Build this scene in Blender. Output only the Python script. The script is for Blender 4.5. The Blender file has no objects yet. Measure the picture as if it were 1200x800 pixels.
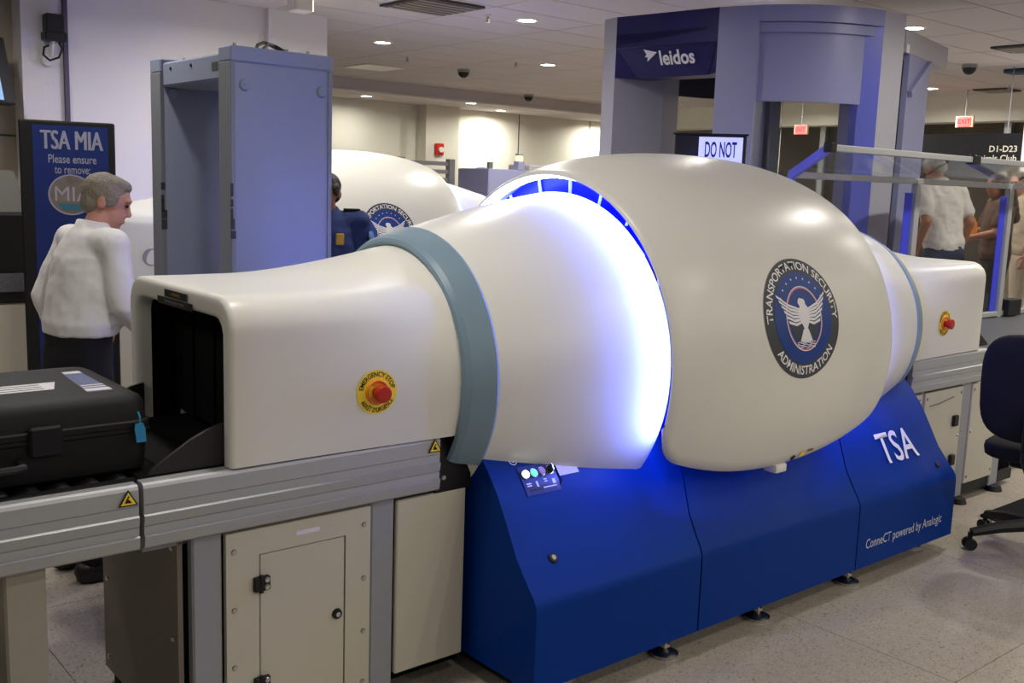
import bpy, bmesh, math, random
from mathutils import Vector, Matrix
random.seed(7)
S = bpy.context.scene
COL = S.collection
PI = math.pi

# ------------------------------------------------------------------ camera
cam_d = bpy.data.cameras.new('camera'); cam = bpy.data.objects.new('camera', cam_d); COL.objects.link(cam)
cam_d.sensor_fit = 'HORIZONTAL'; cam_d.sensor_width = 36.0; cam_d.lens = 1197.0 * 36.0 / 1200.0
cam_d.clip_start = 0.05; cam_d.clip_end = 200
R = ((0.7688, 0.0716, -0.6355), (-0.6386, 0.1382, -0.7570), (0.0337, 0.9878, 0.1520))
m = Matrix(R).to_quaternion().to_matrix().to_4x4(); m.translation = Vector((0, 0, 1.68)); cam.matrix_world = m
S.camera = cam

# ------------------------------------------------------------------ world, exposure
S.view_settings.view_transform = 'Standard'; S.view_settings.look = 'None'
S.view_settings.gamma = 1.0; S.view_settings.exposure = 0.0; S.view_settings.use_curve_mapping = False
w = bpy.data.worlds.new('world'); S.world = w; w.use_nodes = True
w.node_tree.nodes['Background'].inputs[0].default_value = (0.62, 0.56, 1.0, 1)
w.node_tree.nodes['Background'].inputs[1].default_value = 0.06
LAMP_W = 29.5          # watts of one ceiling downlight
LED_STRENGTH = 125.0    # scanner light strips
LED_COL = (0.13, 0.19, 1.0)

# ------------------------------------------------------------------ materials
def lin(c):
    return c / 12.92 if c <= 0.04045 else ((c + 0.055) / 1.055) ** 2.4
def rgb(r, g, b): return (lin(r / 255), lin(g / 255), lin(b / 255), 1)
MATS = {}
def mat(name, col, rough=0.5, metal=0.0, noise=0.0, scale=40.0, bump=0.0, bscale=None, emit=None, estr=0.0,
        transm=0.0, coat=0.0, ior=1.45, spec=0.5):
    if name in MATS: return MATS[name]
    M = bpy.data.materials.new(name); M.use_nodes = True; MATS[name] = M
    nt = M.node_tree; b = nt.nodes['Principled BSDF']
    b.inputs['Base Color'].default_value = col; b.inputs['Roughness'].default_value = rough
    b.inputs['Metallic'].default_value = metal; b.inputs['IOR'].default_value = ior
    b.inputs['Specular IOR Level'].default_value = spec
    if transm: b.inputs['Transmission Weight'].default_value = transm
    if coat: b.inputs['Coat Weight'].default_value = coat
    if emit: b.inputs['Emission Color'].default_value = (*emit[:3], 1); b.inputs['Emission Strength'].default_value = estr
    tc = nt.nodes.new('ShaderNodeTexCoord')
    if noise:
        n = nt.nodes.new('ShaderNodeTexNoise'); n.inputs['Scale'].default_value = scale; n.inputs['Detail'].default_value = 4
        nt.links.new(tc.outputs['Object'], n.inputs['Vector'])
        mx = nt.nodes.new('ShaderNodeMix'); mx.data_type = 'RGBA'
        mx.inputs[6].default_value = [c * (1 - noise) for c in col[:3]] + [1]
        mx.inputs[7].default_value = [min(1, c * (1 + noise)) for c in col[:3]] + [1]
        nt.links.new(n.outputs['Fac'], mx.inputs[0]); nt.links.new(mx.outputs[2], b.inputs['Base Color'])
    if bump:
        n2 = nt.nodes.new('ShaderNodeTexNoise'); n2.inputs['Scale'].default_value = bscale or scale; n2.inputs['Detail'].default_value = 3
        nt.links.new(tc.outputs['Object'], n2.inputs['Vector'])
        bp = nt.nodes.new('ShaderNodeBump'); bp.inputs['Strength'].default_value = bump; bp.inputs['Distance'].default_value = 0.01
        nt.links.new(n2.outputs['Fac'], bp.inputs['Height']); nt.links.new(bp.outputs['Normal'], b.inputs['Normal'])
    return M
white = mat('white_plastic', rgb(228, 227, 218), 0.33, noise=0.015, scale=6)
ringm = mat('grey_teal_plastic', rgb(122, 146, 162), 0.42, noise=0.03, scale=30)
bluem = mat('royal_blue_panel', rgb(0, 50, 132), 0.45, noise=0.04, scale=20, bump=0.03, bscale=260, spec=0.12)
blued = mat('recess_blue_plastic', (0.0, 0.0012, 0.16, 1), 0.35, spec=0.1)
black = mat('black_plastic', rgb(16, 16, 18), 0.5, noise=0.1)
blackr = mat('black_rubber', rgb(5, 5, 6), 0.85, noise=0.2, scale=80, spec=.2)
vdark = mat('dark_void', rgb(3, 3, 4), 0.95, spec=.1)
casem = mat('case_resin', rgb(17, 17, 20), 0.6, noise=0.12, scale=120, bump=0.1, bscale=300, spec=.35)
alu = mat('anodised_aluminium', rgb(178, 180, 180), 0.52, metal=0.45, noise=0.03, scale=60)
alud = mat('grey_paint', rgb(150, 152, 158), 0.5, noise=0.03)
cabm = mat('cream_sheet_metal', rgb(198, 193, 174), 0.5, noise=0.02, scale=10, bump=0.04, bscale=500)
cabd = mat('taupe_sheet_metal', rgb(128, 120, 108), 0.55, noise=0.03, scale=10)
steel = mat('steel', rgb(190, 190, 186), 0.25, metal=1.0)
yellow = mat('safety_yellow', rgb(255, 222, 60), 0.4)
orange = mat('orange_plastic', rgb(236, 140, 40), 0.4)
red = mat('stop_red', rgb(190, 42, 30), 0.35)
ink = mat('black_ink', rgb(18, 18, 18), 0.5)
inkw = mat('white_vinyl', rgb(238, 238, 242), 0.45)
navy = mat('seal_navy', rgb(14, 60, 140), 0.45)
charcoal = mat('seal_charcoal', rgb(62, 66, 74), 0.45)
pink = mat('seal_red', rgb(200, 120, 126), 0.45)
paper = mat('paper_label', rgb(225, 222, 226), 0.7, noise=0.08, scale=120)
gatem = mat('gate_grey_laminate', rgb(132, 140, 164), 0.45, noise=0.03, scale=18, bump=0.03, bscale=200)
leim = mat('booth_grey', rgb(176, 175, 184), 0.42, noise=0.02, scale=14)
leib = mat('booth_blue_grey', rgb(150, 153, 190), 0.35, noise=0.02, scale=14)
lein = mat('booth_navy', rgb(34, 33, 92), 0.35, noise=0.05)
glassm = mat('clear_glass', (0.93, 0.95, 0.96, 1), 0.02, transm=1.0, ior=1.12)
acry = mat('clear_acrylic', (0.9, 0.92, 0.94, 1), 0.03, transm=1.0, ior=1.25)
wallm = mat('white_plaster', rgb(226, 222, 222), 0.75, noise=0.02, scale=3, bump=0.25, bscale=90)
wallb = mat('beige_plaster', rgb(170, 162, 142), 0.8, noise=0.03, scale=3, bump=0.2, bscale=90)
wallc = mat('cream_wall', rgb(216, 214, 200), 0.7, noise=0.02, scale=2)
ceilm = mat('ceiling_tile', rgb(196, 190, 190), 0.85, noise=0.05, scale=90, bump=0.2, bscale=160)
ceild = mat('ceiling_grid_dark', rgb(74, 70, 68), 0.8)
trimw = mat('lamp_trim', rgb(225, 222, 215), 0.4)
lampm = mat('lamp_lens', (1, 0.95, 0.86, 1), 0.4, emit=(1, 0.93, 0.80), estr=24.0)
ledm = mat('led_strip', (0.4, 0.5, 1, 1), 0.4, emit=LED_COL, estr=LED_STRENGTH)
skin = mat('skin', rgb(196, 142, 120), 0.55, noise=0.06, scale=30)
skind = mat('skin_tan', rgb(150, 100, 76), 0.55, noise=0.06, scale=30)
hairg = mat('grey_hair', rgb(136, 127, 114), 0.6, noise=0.3, scale=90, bump=0.6, bscale=120)
hairk = mat('black_hair', rgb(20, 17, 16), 0.5, noise=0.3, scale=90, bump=0.6, bscale=120)
hairb = mat('brown_hair', rgb(58, 42, 32), 0.5, noise=0.3, scale=90, bump=0.6, bscale=120)
shirtw = mat('white_cotton', rgb(232, 230, 230), 0.85, noise=0.03, scale=30, bump=0.15, bscale=300)
teem = mat('light_grey_cotton', rgb(214, 208, 198), 0.9, noise=0.03, scale=30, bump=0.15, bscale=300)
trouk = mat('black_wool', rgb(14, 14, 20), 0.9, noise=0.15, scale=60)
uniblue = mat('royal_uniform', rgb(18, 36, 88), 0.8, noise=0.08, scale=60)
denim = mat('blue_denim', rgb(52, 60, 84), 0.9, noise=0.15, scale=80)
beigec = mat('beige_cotton', rgb(186, 168, 142), 0.9, noise=0.08, scale=50)
brownc = mat('brown_knit', rgb(84, 62, 48), 0.9, noise=0.15, scale=50)
shoem = mat('shoe_leather', rgb(24, 20, 18), 0.45)
fabricn = mat('chair_fabric', rgb(10, 10, 17), 0.9, noise=0.2, scale=200, bump=0.2, bscale=500)
screenb = mat('screen_glow', rgb(190, 196, 255), 0.4, emit=(0.55, 0.58, 1.0), estr=0.75)
screenc = mat('monitor_glow', rgb(120, 160, 200), 0.4, emit=(0.25, 0.42, 0.65), estr=0.7)
gold = mat('brass', rgb(214, 168, 80), 0.3, metal=0.8)
signblue = mat('sign_print_blue', rgb(12, 38, 106), 0.5, noise=0.05, scale=5)
signgrey = mat('sign_print_grey', rgb(150, 150, 172), 0.5)
tagblue = mat('tag_blue', rgb(40, 140, 190), 0.5)
exitr = mat('exit_glow', (0.9, 0.05, 0.05, 1), 0.5, emit=(1, 0.08, 0.07), estr=2.4)
exitp = mat('exit_plate', rgb(222, 180, 150), 0.5, emit=(0.6, 0.2, 0.14), estr=0.1)
ledw = mat('button_white_glow', (1, 1, 1, 1), 0.3, emit=(1, 1, 0.92), estr=4)
ledg = mat('button_green_glow', (0.2, 0.8, 0.5, 1), 0.3, emit=(0.1, 0.6, 0.35), estr=1.0)
ambl = mat('beacon_amber', rgb(255, 180, 60), 0.3, emit=(1, 0.55, 0.12), estr=6)
postb = mat('blue_reflection', rgb(60, 70, 210), 0.35)  # reflected LED blue given as a surface colour
photo1 = mat('badge_print', rgb(120, 108, 104), 0.6, noise=0.5, scale=16)

def terrazzo():
    M = bpy.data.materials.new('terrazzo'); M.use_nodes = True; nt = M.node_tree; b = nt.nodes['Principled BSDF']
    tc = nt.nodes.new('ShaderNodeTexCoord')
    oi = nt.nodes.new('ShaderNodeNewGeometry')
    v = nt.nodes.new('ShaderNodeTexVoronoi'); v.inputs['Scale'].default_value = 130
    nt.links.new(oi.outputs['Position'], v.inputs['Vector'])
    cr = nt.nodes.new('ShaderNodeValToRGB')
    e = cr.color_ramp.elements; e[0].position = 0.0; e[0].color = rgb(92, 84, 74); e[1].position = 1.0; e[1].color = rgb(182, 172, 156)
    x = e.new(0.10); x.color = rgb(136, 127, 114)
    x = e.new(0.2); x.color = rgb(158, 149, 135); x = e.new(0.75); x.color = rgb(168, 158, 143)
    nt.links.new(v.outputs['Color'], cr.inputs['Fac'])
    n = nt.nodes.new('ShaderNodeTexNoise'); n.inputs['Scale'].default_value = 1.3; n.inputs['Detail'].default_value = 5
    nt.links.new(oi.outputs['Position'], n.inputs['Vector'])
    v2 = nt.nodes.new('ShaderNodeTexVoronoi'); v2.inputs['Scale'].default_value = 62
    nt.links.new(oi.outputs['Position'], v2.inputs['Vector'])
    mp = nt.nodes.new('ShaderNodeMapRange'); mp.inputs[1].default_value = 0.15; mp.inputs[2].default_value = 0.23; mp.inputs[3].default_value = 0.42; mp.inputs[4].default_value = 1.0
    nt.links.new(v2.outputs['Distance'], mp.inputs[0])
    mp2 = nt.nodes.new('ShaderNodeMapRange'); mp2.inputs[1].default_value = 0.3; mp2.inputs[2].default_value = 0.7; mp2.inputs[3].default_value = 0.88; mp2.inputs[4].default_value = 1.05
    nt.links.new(n.outputs['Fac'], mp2.inputs[0])
    mu = nt.nodes.new('ShaderNodeMath'); mu.operation = 'MULTIPLY'; nt.links.new(mp.outputs[0], mu.inputs[0]); nt.links.new(mp2.outputs[0], mu.inputs[1])
    mx = nt.nodes.new('ShaderNodeMix'); mx.data_type = 'RGBA'; mx.blend_type = 'MULTIPLY'; mx.inputs[0].default_value = 1
    nt.links.new(cr.outputs[0], mx.inputs[6]); nt.links.new(mu.outputs[0], mx.inputs[7])
    nt.links.new(mx.outputs[2], b.inputs['Base Color']); b.inputs['Roughness'].default_value = 0.42
    return M
terr = terrazzo()

# ------------------------------------------------------------------ mesh helpers
def bx(bm, x0, x1, y0, y1, z0, z1, bevel=0.0, seg=1):
    vs = [bm.verts.new((x, y, z)) for x in (x0, x1) for y in (y0, y1) for z in (z0, z1)]
    F = [(0, 1, 3, 2), (4, 6, 7, 5), (0, 4, 5, 1), (2, 3, 7, 6), (0, 2, 6, 4), (1, 5, 7, 3)]
    fs = [bm.faces.new([vs[i] for i in f]) for f in F]
    if bevel:
        ed = {e for f in fs for e in f.edges}
        bmesh.ops.bevel(bm, geom=list(ed), offset=bevel, segments=seg, affect='EDGES', profile=0.5)
def box(*a, **k):
    bm = bmesh.new(); bx(bm, *a, **k); return bm
def basis(d):
    d = Vector(d).normalized(); u = d.orthogonal().normalized(); return u, d.cross(u).normalized(), d
def cyl(bm, p0, p1, r0, r1=None, n=16):
    r1 = r0 if r1 is None else r1; p0 = Vector(p0); p1 = Vector(p1); u, v, d = basis(p1 - p0)
    A = [bm.verts.new(p0 + (u * math.cos(2 * PI * i / n) + v * math.sin(2 * PI * i / n)) * r0) for i in range(n)]
    B = [bm.verts.new(p1 + (u * math.cos(2 * PI * i / n) + v * math.sin(2 * PI * i / n)) * r1) for i in range(n)]
    for i in range(n): bm.faces.new((A[i], A[(i + 1) % n], B[(i + 1) % n], B[i]))
    bm.faces.new(A[::-1]); bm.faces.new(B)
def tube(bm, pts, r, n=8):
    pts = [Vector(p) for p in pts]; rings = []
    for i, p in enumerate(pts):
        d = (pts[min(i + 1, len(pts) - 1)] - pts[max(i - 1, 0)]); u, v, d = basis(d)
        if rings:
            pu = rings[-1][1]; u = (pu - d * pu.dot(d)).normalized(); v = d.cross(u)
        rr = r[i] if isinstance(r, (list, tuple)) else r
        rings.append(([bm.verts.new(p + (u * math.cos(2 * PI * k / n) + v * math.sin(2 * PI * k / n)) * rr) for k in range(n)], u))
    for a, b in zip(rings, rings[1:]):
        for k in range(n): bm.faces.new((a[0][k], a[0][(k + 1) % n], b[0][(k + 1) % n], b[0][k]))
    bm.faces.new(rings[0][0][::-1]); bm.faces.new(rings[-1][0])
def loft(bm, rings, closed=True, caps=True):
    V = [[bm.verts.new(p) for p in r] for r in rings]; n = len(V[0])
    for a, b in zip(V, V[1:]):
        for k in range(n if closed else n - 1): bm.faces.new((a[k], a[(k + 1) % n], b[(k + 1) % n], b[k]))
    if caps and closed: bm.faces.new(V[0][::-1]); bm.faces.new(V[-1])
    return V
def prism(bm, poly, x0, x1, axis='x'):
    """poly in the other two axes, extruded along axis"""
    def P(a, b, t): return {'x': (t, a, b), 'y': (a, t, b), 'z': (a, b, t)}[axis]
    A = [bm.verts.new(P(a, b, x0)) for a, b in poly]; B = [bm.verts.new(P(a, b, x1)) for a, b in poly]; n = len(poly)
    for i in range(n): bm.faces.new((A[i], A[(i + 1) % n], B[(i + 1) % n], B[i]))
    bm.faces.new(A[::-1]); bm.faces.new(B)
def obj(name, bm, material, parent=None, smooth=30, kind=None, label=None):
    bmesh.ops.recalc_face_normals(bm, faces=bm.faces[:])
    me = bpy.data.meshes.new(name); bm.to_mesh(me); bm.free()
    return from_mesh(name, me, material, parent, smooth, kind, label)
def from_mesh(name, me, material, parent=None, smooth=30, kind=None, label=None):
    if material:
        me.materials.clear(); me.materials.append(material)
    if smooth:
        for p in me.polygons: p.use_smooth = True
        if smooth < 180: me.set_sharp_from_angle(angle=math.radians(smooth))
    o = bpy.data.objects.new(name, me); COL.objects.link(o)
    if parent:
        o.parent = parent
        if parent.type == 'EMPTY' and parent.get('_w'): o.matrix_parent_inverse = parent['_inv_mat'] if False else Matrix.Translation(-Vector(parent.location))
    if kind: o['kind'] = kind
    if label: o['label'] = label
    return o
def thing(name, label, cat, loc=(0, 0, 0), group=None, rotz=0.0, world=True):
    """Empty at the base. world=True: its parts are modelled in world coordinates."""
    o = bpy.data.objects.new(name, None); COL.objects.link(o); o.location = loc; o.rotation_euler = (0, 0, rotz)
    o.empty_display_size = 0.1; o['label'] = label; o['category'] = cat
    if world: o['_w'] = 1
    if group: o['group'] = group
    return o
def tag(o, label, cat, group=None):
    o['label'] = label; o['category'] = cat
    if group: o['group'] = group
    return o
def struct(name, bm, m, parent=None, smooth=0):
    o = obj(name, bm, m, parent, smooth); 
    if not parent: o['kind'] = 'structure'
    return o
def kids(o): return [c for c in bpy.data.objects if c.parent == o]
def dup(o, parent=None):
    c = o.copy(); COL.objects.link(c)
    if parent: c.parent = parent; c.matrix_parent_inverse = o.matrix_parent_inverse.copy()
    for k in kids(o):
        dup(k, c)
    return c

# decal helpers: meshes laid out in (u, v), then mapped onto a surface
def text_bm(body, size, bold=0.0, align='CENTER', xs=1.0):
    cu = bpy.data.curves.new('t', 'FONT'); cu.body = body; cu.size = size; cu.align_x = align; cu.align_y = 'CENTER'
    cu.resolution_u = 3; cu.offset = bold * size; cu.fill_mode = 'FRONT'
    o = bpy.data.objects.new('t', cu); COL.objects.link(o)
    dg = bpy.context.evaluated_depsgraph_get(); me = bpy.data.meshes.new_from_object(o.evaluated_get(dg))
    bm = bmesh.new(); bm.from_mesh(me)
    bpy.data.objects.remove(o); bpy.data.curves.remove(cu); bpy.data.meshes.remove(me)
    for v in bm.verts: v.co.x *= xs
    return bm
def arc_bend(bm, Rr, top=True):
    for v in bm.verts:
        u, h = v.co.x, v.co.y
        a = u / Rr
        if top: v.co = Vector(((Rr + h) * math.sin(a), (Rr + h) * math.cos(a), 0))
        else: v.co = Vector(((Rr - h) * math.sin(a), -(Rr - h) * math.cos(a), 0))
def merge(dst, src):
    me = bpy.data.meshes.new('x'); src.to_mesh(me); src.free(); dst.from_mesh(me); bpy.data.meshes.remove(me)
def disc(bm, r0, r1, n=48, rings=6, cx=0, cy=0, sx=1, sy=1):
    V = []
    for j in range(rings + 1):
        r = r0 + (r1 - r0) * j / rings
        V.append([bm.verts.new((cx + sx * r * math.cos(2 * PI * i / n), cy + sy * r * math.sin(2 * PI * i / n), 0)) for i in range(n)])
    for a, b in zip(V, V[1:]):
        for i in range(n): bm.faces.new((a[i], b[i], b[(i + 1) % n], a[(i + 1) % n]))
    if r0 > 0 and False: pass
def polyuv(bm, pts):
    vs = [bm.verts.new((x, y, 0)) for x, y in pts]
    f = bm.faces.new(vs); bmesh.ops.triangulate(bm, faces=[f])
def slice_uv(bm, step):
    for ax in (0, 1):
        lo = min(v.co[ax] for v in bm.verts); hi = max(v.co[ax] for v in bm.verts); t = lo + step
        while t < hi:
            no = Vector((1, 0, 0)) if ax == 0 else Vector((0, 1, 0)); co = no * t
            bmesh.ops.bisect_plane(bm, geom=bm.verts[:] + bm.edges[:] + bm.faces[:], plane_co=co, plane_no=no)
            t += step
def mapped(bm, f, off):
    for v in bm.verts: v.co = Vector(f(v.co.x, v.co.y, off))
    return bm
def decal(name, bm, m, f, off, parent, step=None, label=None):
    if step: slice_uv(bm, step)
    mapped(bm, f, off)
    bmesh.ops.recalc_face_normals(bm, faces=bm.faces[:])
    me = bpy.data.meshes.new(name); bm.to_mesh(me); bm.free()
    return from_mesh(name, me, m, parent, 0, None, label)
def planef(o, u, v):
    o = Vector(o); u = Vector(u).normalized(); v = Vector(v).normalized(); n = u.cross(v)
    return lambda a, b, off: o + u * a + v * b + n * off
def rectuv(w, h, cx=0, cy=0):
    bm = bmesh.new(); polyuv(bm, [(cx - w / 2, cy - h / 2), (cx + w / 2, cy - h / 2), (cx + w / 2, cy + h / 2), (cx - w / 2, cy + h / 2)]); return bm

# ------------------------------------------------------------------ room shell
CEIL = 3.2
floor = struct('floor', box(-8, 19, -6, 19, -0.2, -0.004), mat('floor_joint', rgb(150, 138, 124), 0.6, noise=0.05))
pm = bpy.data.meshes.new('floor_panel'); b_ = box(-0.6085, 0.6085, -0.6085, 0.6085, -0.1, 0.0); b_.to_mesh(pm); b_.free(); pm.materials.append(terr)
for i in range(-2, 11):
    for j in range(-1, 8):
        o = bpy.data.objects.new('floor_panel', pm); COL.objects.link(o); o.parent = floor; o.location = (0.35 + 1.22 * i, 0.95 + 1.22 * j, 0)
ceiling = struct('ceiling', box(-6, 18, -5, 16.5, CEIL + 0.02, CEIL + 0.2), ceild)
TX, TY = 1.235, 0.62
tm = bpy.data.meshes.new('ceiling_tile'); b_ = box(-TX / 2 + .007, TX / 2 - .007, -TY / 2 + .007, TY / 2 - .007, 0, 0.019); b_.to_mesh(tm); b_.free(); tm.materials.append(ceilm)
rest = bmesh.new(); cand = []
for i in range(-10, 9):
    for j in range(-16, 17):
        x, y = 6.37 + TX * i, 5.05 + TY * j
        if y > 13.8 or y < -4.6 or x < -5.3 or x > 15.6: continue
        inv = (x > 3 and y > 1.0 and y > 0.35 * x - 1.2 and y < 3.3 * x - 6)
        d = math.hypot(x, y)
        cand.append((0 if inv else 1, d, x, y))
cand.sort()
for k, (f, d, x, y) in enumerate(cand):
    if f == 0 and k < 300:
        o = bpy.data.objects.new('ceiling_tile', tm); COL.objects.link(o); o.parent = ceiling; o.location = (x, y, CEIL)
    else: bx(rest, x - TX / 2 + .007, x + TX / 2 - .007, y - TY / 2 + .007, y + TY / 2 - .007, CEIL, CEIL + 0.019)
o = obj('ceiling_tile_field', rest, ceilm, ceiling, 0, kind='stuff')
# soffit along the far wall and its shadow gap
struct('trim_1', box(2.0, 18, 13.9, 16.4, 3.02, CEIL), ceilm)
bm = bmesh.new(); bx(bm, 2, 18, 13.88, 13.9, 3.0, 3.03); struct('trim_2', bm, trimw)
# far wall with its piers
struct('wall_back', box(5, 18, 15.5, 15.8, -0.1, 3.3), wallc)
struct('wall_back_pier', box(10.62, 11.35, 15.22, 15.5, 0, 3.02), wallc)
struct('wall_back_return', box(5, 10.15, 15.34, 15.5, 0, 3.02), wallc)
bm = bmesh.new()
for x in (13.0, 14.9): bx(bm, x - .006, x + .006, 15.49, 15.5, 0, 3.02)
struct('trim_3', bm, ceild)
# white pier on the left with the beige wall behind it
struct('wall_left', box(2.34, 5.04, 9.0, 9.5, 0, CEIL + .02), wallm)
struct('wall_left_recess', box(-3.5, 2.36, 9.25, 9.5, 0, CEIL + .02), wallb)
struct('wall_left_column', box(4.45, 5.06, 8.93, 9.5, 0, CEIL + .02), wallm)
bm = bmesh.new(); bx(bm, -3.5, 2.335, 9.243, 9.25, 1.93, 1.945); struct('trim_4', bm, ceild)
# right hand end: bulkhead, glazed front below it
struct('wall_right', box(15.4, 15.6, -5, 15.5, -.1, CEIL + .02), mat('dim_shopfront', rgb(96, 88, 78), .7, noise=.25, scale=1.2))
struct('wall_right_bulkhead', box(15.0, 15.4, -5, 13.9, 2.82, CEIL), wallc)
struct('wall_side', box(-8, -7.8, -6, 16, -.1, CEIL), wallb)
for k, y in enumerate((5.6, 7.15, 8.7, 10.3)):
    struct('window_%d' % (k + 1), box(15.30, 15.33, y, y + 1.45, 0.1, 2.8), glassm)
    bm = bmesh.new(); bx(bm, 15.27, 15.36, y + 1.45, y + 1.55, 0, 2.82); struct('window_%d_post' % (k + 1), bm, alu)
struct('column_right', box(9.02, 9.5, 4.02, 4.5, 0, CEIL + .01), wallm) if False else None

# ------------------------------------------------------------------ ceiling fittings
def downlight(x, y, z=CEIL, lit=True, label='', power=None):
    t = thing('ceiling_downlight', label, 'ceiling light', (x, y, z), 'round recessed ceiling downlights')
    bm = bmesh.new(); n = 20
    prof = [(0.085, -0.012), (0.11, -0.012), (0.118, 0.0)]
    rings = [[(x + r * math.cos(2 * PI * k / n), y + r * math.sin(2 * PI * k / n), z + h) for k in range(n)] for r, h in prof]
    rings.append([(x + 0.085 * math.cos(2 * PI * k / n), y + 0.085 * math.sin(2 * PI * k / n), z + 0.0) for k in range(n)]); rings.append(rings[0])
    loft(bm, rings, caps=False); obj('trim_ring', bm, trimw, t)
    bm = bmesh.new(); cyl(bm, (x, y, z - 0.002), (x, y, z - 0.009), 0.084, n=20); obj('lens', bm, lampm, t)
    if lit:
        l = bpy.data.lights.new('downlight', 'AREA'); l.shape = 'DISK'; l.size = 0.16; l.energy = power or LAMP_W; l.color = (1.0, 0.96, 0.875); l.spread = math.radians(165)
        lo = bpy.data.objects.new('lamp_light', l); COL.objects.link(lo); lo.parent = t; lo.location = (0, 0, -0.02)
    return t
LX = [6.37 + 2.47 * i for i in range(-3, 4)]; LY = [5.05 + 2.48 * j for j in range(-4, 4)]
seen = {(3, 5): 'downlight at the top, between the ceiling vent and the body scanner booth',
        (3, 6): 'downlight left, just above and right of the metal detector corner', (4, 6): 'downlight left of the booth, second row, beside the nearest sprinkler',
        (4, 4): 'downlight just above the exit arm of the body scanner booth', (4, 5): 'downlight straight behind the top of the booth header',
        (5, 5): 'downlight behind the upper window panel of the booth', (5, 6): 'downlight behind the booth entry, under its header', (6, 5): 'downlight right of the booth, above the exit sign', (6, 6): 'farthest downlight behind the booth window'}
for i, x in enumerate(LX):
    for j, y in enumerate(LY):
        if j == 7 or (i < 3 and y > 8.8) or (i == 2 and j == 3): continue
        lab = seen.get((i, j), 'downlight of the ceiling grid outside the picture')
        dim = 1.0
        if x < 3: dim = 0.6
        if x < 0: dim = 0.35
        if y < 1: dim *= 0.4
        if y < -1: dim *= 3.2
        if y > 8 or x > 8: dim *= 1.15
        downlight(x, y, label=lab, power=LAMP_W * dim)
for x, y, lab in ((9.0, 14.6, 'downlight under the far soffit, leftmost, beside the detector edge'), (12.1, 14.95, 'downlight under the far soffit, over the brightest patch of wall'),
                  (10.75, 14.1, 'downlight under the far soffit, above the red fire alarm'), (15.0, 14.95, 'downlight under the far soffit, beside the booth edge')):
    downlight(x, y, 3.02, True, lab, LAMP_W * (1.5 if x > 12 else 0.6))

def vent(x, y, label, s=0.3):
    t = thing('ceiling_vent', label, 'vent', (x, y, CEIL))
    bm = bmesh.new(); bx(bm, x - s - .03, x + s + .03, y - s - .03, y + s + .03, CEIL - .02, CEIL - .001); obj('frame', bm, ceild, t)
    for k in range(6):
        yy = y - s + .05 + k * (2 * s - .1) / 5
        bm = bmesh.new(); bx(bm, x - s, x + s, yy - .025, yy + .025, CEIL - .03, CEIL - .02); obj('slat', bm, mat('vent_grey', rgb(140, 134, 126), 0.6), t)
vent(5.34, 7.6, 'dark framed square ceiling vent at the top, above the detector'); vent(10.6, 4.85, 'square ceiling vent right of the body scanner booth', .2)
vent(14.4, 6.9, 'small far ceiling vent above the exit sign', .2)
def access(x, y):
    bm = bmesh.new(); bx(bm, x - .3, x + .3, y - .3, y + .3, CEIL - .012, CEIL - .001); return bm
tag(obj('access_panel', access(7.7, 12.3), trimw, None, 0), 'pale square ceiling access panel far above the metal detector', 'ceiling panel')
def dome(x, y, z, label):
    t = thing('dome_camera', label, 'camera', (x, y, z))
    bm = bmesh.new(); cyl(bm, (x, y, z), (x, y, z - .04), .08, .085, 18); obj('housing', bm, alud, t)
    bm = bmesh.new(); n = 16
    rings = [[(x + .075 * math.cos(a) * math.cos(2 * PI * k / n), y + .075 * math.cos(a) * math.sin(2 * PI * k / n), z - .04 - .075 * math.sin(a)) for k in range(n)] for a in [q * 1.4 / 6 for q in range(7)]]
    loft(bm, rings); obj('lens_dome', bm, black, t)
dome(8.59, 11.45, CEIL, 'black dome camera hanging from the ceiling between two downlights'); dome(11.6, 13.6, CEIL, 'black dome camera on the ceiling beside the body scanner booth')
dome(11.6, 5.9, CEIL, 'black dome camera on ceiling behind the booth exit arm')
def sprinkler(x, y, label):
    t = thing('sprinkler', label, 'sprinkler', (x, y, CEIL))
    bm = bmesh.new(); cyl(bm, (x, y, CEIL), (x, y, CEIL - .01), .035, n=12); obj('escutcheon', bm, trimw, t)
    bm = bmesh.new(); cyl(bm, (x, y, CEIL - .01), (x, y, CEIL - .06), .014, n=8); cyl(bm, (x, y, CEIL - .06), (x, y, CEIL - .066), .03, n=10); obj('head', bm, steel, t)
for (x, y), lab in (((5.97, 7.61), 'sprinkler head near the square ceiling vent'), ((5.83, 10.6), 'sprinkler head left of the first downlight row beside the wall pier'),
             ((8.44, 10.16), 'sprinkler head beside the downlight left of the booth'), ((7.3, 10.9), 'sprinkler head above the detector, near the small dome camera'), ((13.9, 6.5), 'sprinkler head far right next to the small ceiling vent')): sprinkler(x, y, lab)
o = obj('wireless_access_point', box(12.2, 12.45, 5.55, 5.8, CEIL - .05, CEIL - .001, bevel=.015), mat('dark_teal', rgb(40, 70, 90), 0.4), None, 30); tag(o, 'small dark box mounted on the ceiling right of the booth', 'ceiling box')

# ------------------------------------------------------------------ the CT baggage scanner
CX, CY, CZ = 3.36, 2.99, 1.03
XS = [(2.60, .690), (2.66, .703), (2.78, .740), (2.89, .765), (3.08, .787), (3.28, .799), (3.36, .800), (3.5, .797), (3.75, .776), (3.94, .745), (4.06, .706), (4.12, .690)]
def rprof(x):
    for (a, r), (b, s) in zip(XS, XS[1:]):
        if x <= b: return r + (s - r) * (x - a) / (b - a)
    return XS[-1][1]
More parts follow.
